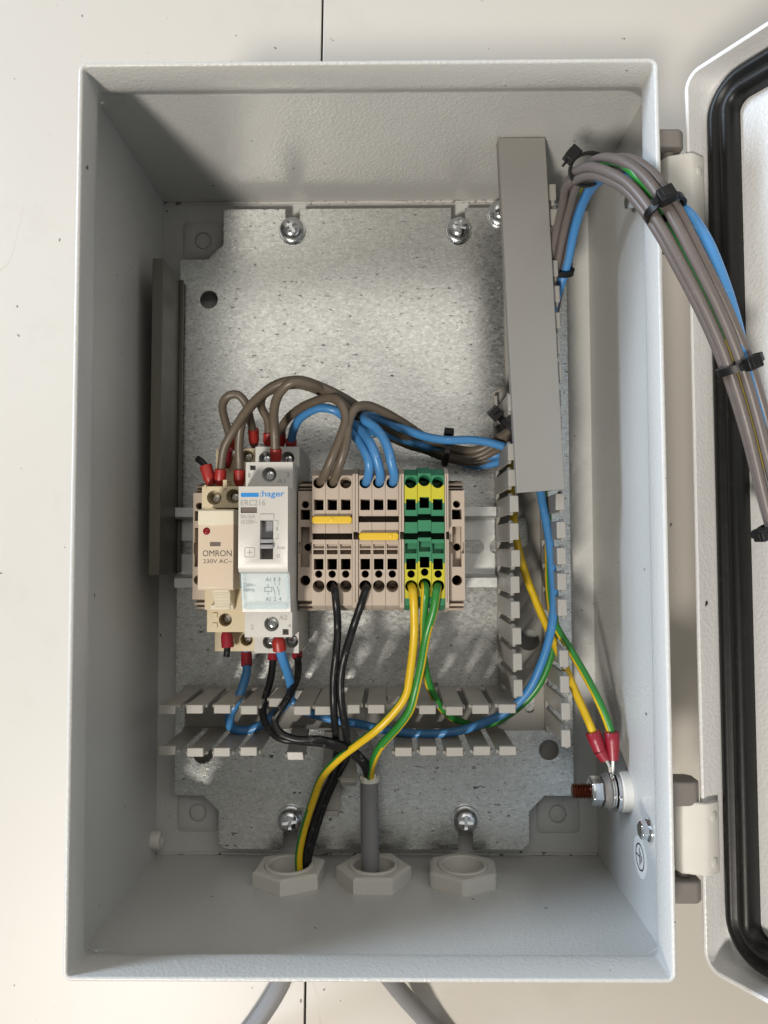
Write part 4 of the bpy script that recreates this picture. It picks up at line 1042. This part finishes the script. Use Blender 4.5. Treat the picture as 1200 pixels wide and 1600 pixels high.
pts = [Vector((GL[0] + 2.5, -150, NZ)), Vector((GL[0] + 2.5, -166, NZ)), Vector((GL[0] + 0.5, -180, 23)), Vector((GL[0] - 6, -200, 13)), Vector((GL[0] - 22, -226, 5.2)), Vector((GL[0] - 48, -254, 4.2)), Vector((GL[0] - 100, -290, 4.2))]
MB().tube(pts, 3.75, 20, 2).build('cable_jacket', 'cable', c2)

#==================================================================== BUNDLE TO THE DOOR
path = [(838, 640, 26), (842, 560, 29), (856, 485, 38), (871, 410, 50), (885, 345, 62), (902, 289, 80), (926, 260, 99), (960, 258, 114), (998, 280, 123), (1036, 330, 129), (1082, 415, 131), (1122, 496, 130), (1152, 570, 128), (1180, 660, 124), (1206, 760, 121), (1234, 850, 119), (1272, 930, 121), (1330, 1000, 126)]
spin = spline(wpts(path), 3.0); fr = frames(spin)
def strand(off, wob, amp, swirl=0.0):
    out = []
    for i, (p, (t, a, b)) in enumerate(zip(spin, fr)):
        if i % 3 and i != len(spin) - 1: continue
        s = i / (len(spin) - 1)
        # width axis: horizontal across the run; height axis: towards the viewer
        side = t.cross(Vector((0, 0, 1)));
        side = side.normalized() if side.length > 1e-3 else a
        h = side.cross(t).normalized()
        fan = 1.0 + 0.5 * math.exp(-((s - 0.44) / 0.10) ** 2) + 0.5 * max(0.0, s - 0.80) / 0.2
        q = swirl * s
        u, v = off[1] * fan, off[0]
        u2 = u * math.cos(q) - v * math.sin(q); v2 = u * math.sin(q) + v * math.cos(q)
        out.append(p + side * (u2 + amp * math.sin(wob + 7 * s)) + h * (v2 * 0.8 + amp * 0.5 * math.cos(wob * 1.7 + 6 * s)))
    return out
GT = 'bundle of wires running over to the door'
strands = [
 ('grey_wire', 'grey-brown bundle wire, outermost along the top of the bend', 'taupe', (0.3, -3.1), 0.3),
 ('grey_wire', 'grey-brown bundle wire, second from the outside of the bend', 'taupe', (1.9, -0.3), 1.4),
 ('grey_wire', 'grey-brown bundle wire along the inner left side of the bend', 'taupe', (0.5, 2.9), 0.9),
 ('grey_wire', 'grey-brown bundle wire underneath, left side', 'taupe', (-2.6, 2.6), 4.0),
 ('grey_wire', 'grey-brown bundle wire underneath, right side', 'taupe', (-2.8, -2.5), 5.2)]
for nm, lab, mt, off, wb in strands:
    P = strand(off, wb, 0.3)
    t = thing(nm, P[0], lab, 'wire', GT)
    MB().tube(P, 1.55, 12, 1.5).build('insulation', mt, t)
# blue wire: inside at the duct, outside right on the way down
P = wpts([(848, 640, 26), (854, 560, 30), (864, 485, 40), (884, 420, 49), (897, 360, 60), (912, 314, 74), (933, 284, 90), (960, 277, 104), (1000, 284, 116), (1044, 312, 123), (1076, 336, 128), (1102, 374, 130), (1128, 436, 130), (1148, 500, 129), (1163, 564, 128), (1181, 626, 125), (1206, 700, 122), (1240, 800, 120), (1290, 900, 122)])
t = thing('blue_wire', P[0], 'bright blue wire bowing out along the right of the bundle to the door', 'wire', GT)
MB().tube(P, 1.85, 12, 1.5).build('insulation', 'blue', t)
P = wpts([(836, 600, 24), (846, 500, 34), (862, 420, 46), (888, 330, 63), (912, 280, 85), (944, 252, 106), (972, 254, 116.2), (994, 273, 122.4), (1014, 298, 123), (1046, 345, 121.5), (1092, 434, 120.5), (1144, 553, 118.5), (1188, 690, 115), (1250, 860, 116)])
t = thing('earth_wire', P[0], 'green-yellow wire showing briefly among the grey-brown bundle at its bend', 'wire', GT)
MB().tube(P, 1.6, 16, 1.5, 0, 1, 0.0035, 0.1).build('insulation', ['wgreen', 'wyellow'], t)

#==================================================================== CABLE TIES
def cable_tie(c, axis, ru, rv, uax, label, head_dir, head=3.0, wd=2.2, tail=True):
    """a strap looped round a bundle: oval of half-axes ru, rv in the plane across axis"""
    c = Vector(c); ax = Vector(axis).normalized(); u = Vector(uax); u = (u - ax * u.dot(ax)).normalized(); v = ax.cross(u)
    t = thing('cable_tie', c, label, 'cable tie', 'black cable ties')
    n = 36; mb = MB(); loops = []
    for (dr, da) in ((0, -1), (0.9, -1), (0.9, 1), (0, 1)):
        loops.append([c + (u * math.cos(2 * math.pi * k / n) * (ru + dr) + v * math.sin(2 * math.pi * k / n) * (rv + dr)) + ax * da * wd / 2 for k in range(n)])
    V = [p for l_ in loops for p in l_]; F = []
    for i in range(4):
        j = (i + 1) % 4
        for k in range(n):
            k2 = (k + 1) % n; F.append((i * n + k, i * n + k2, j * n + k2, j * n + k))
    mb.add(V, F, 0, True); mb.build('strap', 'dark', t, sharp=50)
    hd = Vector(head_dir); hd = (hd - ax * hd.dot(ax)).normalized()
    cu, cv = hd.dot(u), hd.dot(v)
    rr = 1.0 / math.sqrt((cu / (ru + 0.9)) ** 2 + (cv / (rv + 0.9)) ** 2)
    hc = c + hd * (rr + head * 0.35); tg = ax.cross(hd)
    ho = MB().obox(hc, tg * head * 0.72, ax * head * 0.62, hd * head * 0.55).build('head', 'dark', t, bevel=0.35)
    BASE[ho.name] = BASE[t.name]
    MB().obox(hc + hd * head * 0.5, tg * head * 0.32, ax * head * 0.42, hd * 0.35).build('pawl', 'rubber', ho, bevel=0.15, base=BASE[t.name])
    if tail: MB().obox(hc + tg * head * 0.95 + hd * 0.2, tg * head * 0.35, ax * wd * 0.45, hd * 0.45).build('tail', 'dark', t, bevel=0.1)
    return t
def near(px, py, z):
    q = at(px, py, z); i = min(range(len(spin)), key=lambda k: (spin[k] - q).length); return spin[i], fr[i][0]
p, ax = near(910, 270, 92)
cable_tie(p + Vector((0.5, 0.3, 0.3)), ax, 5.9, 4.8, ax.cross(Vector((0, 0, 1))), 'black cable tie where the bundle leaves the duct, square head up left', Vector((-1, 0.75, 0.35)), 3.6)
p, ax = near(1030, 325, 129)
cable_tie(p + Vector((0.6, 0.6, 0)), ax, 5.4, 4.6, ax.cross(Vector((0, 0, 1))), 'black cable tie round the bundle over the cabinet rim', Vector((-0.25, 0.1, 1)), 3.4)
p, ax = near(1150, 571, 128)
cable_tie(p + Vector((0.8, 0, 0)), ax, 6.0, 4.5, ax.cross(Vector((0, 0, 1))), 'black cable tie round the bundle over the door seal', Vector((0, 0.1, 1)), 3.0)
p, ax = near(1222, 822, 120)
cable_tie(p, ax, 6.6, 4.7, ax.cross(Vector((0, 0, 1))), 'black cable tie at the right picture edge on the hanging bundle', Vector((-1, 0, 0.3)), 3.0)
p, ax = near(868, 424, 52)
cable_tie(p + Vector((0.8, 0, 0)), ax, 5.6, 4.5, ax.cross(Vector((0, 0, 1))), 'black cable tie half hidden behind the duct cover', Vector((0.6, 0, -1)), 2.8)
c = at(697, 705, 30)
cable_tie(c, (1, -0.12, 0), 5.6, 8.5, (0, 1, 0), 'black cable tie round brown and blue wires above the green terminals', Vector((0, 0.75, 0.62)), 3.2)
c = at(795, 668, 37)
cable_tie(c, (0.8, 0.75, 0.2), 6.0, 6.5, (-0.7, 0.7, 0), 'black cable tie at the duct edge with its head sticking up left', Vector((-0.8, 0.9, 0.35)), 4.0)

# part-hidden zinc screw behind the top of the duct cover
for px, lab in ((783, 'zinc screw half hidden left of the duct cover top'), (861, 'zinc screw half hidden right of the duct cover top')):
    c = at(px, 331, 12)
    t = thing('screw', (c.x, c.y, ZP), lab, 'screw', 'zinc screws behind the duct cover')
    o = bpy.data.objects.new('screw_head', PAN); COL.objects.link(o); o.parent = t; o.location = (0, 0, 1.0 * S); BASE[o.name] = BASE[t.name]
    MB().ring((c.x, c.y, ZP), (0, 0, 1), [(0.05, 6.0), (0.8, 6.0), (0.98, 5.8), (0.98, 2), (0.05, 2)], 28).build('washer', 'screw', t)
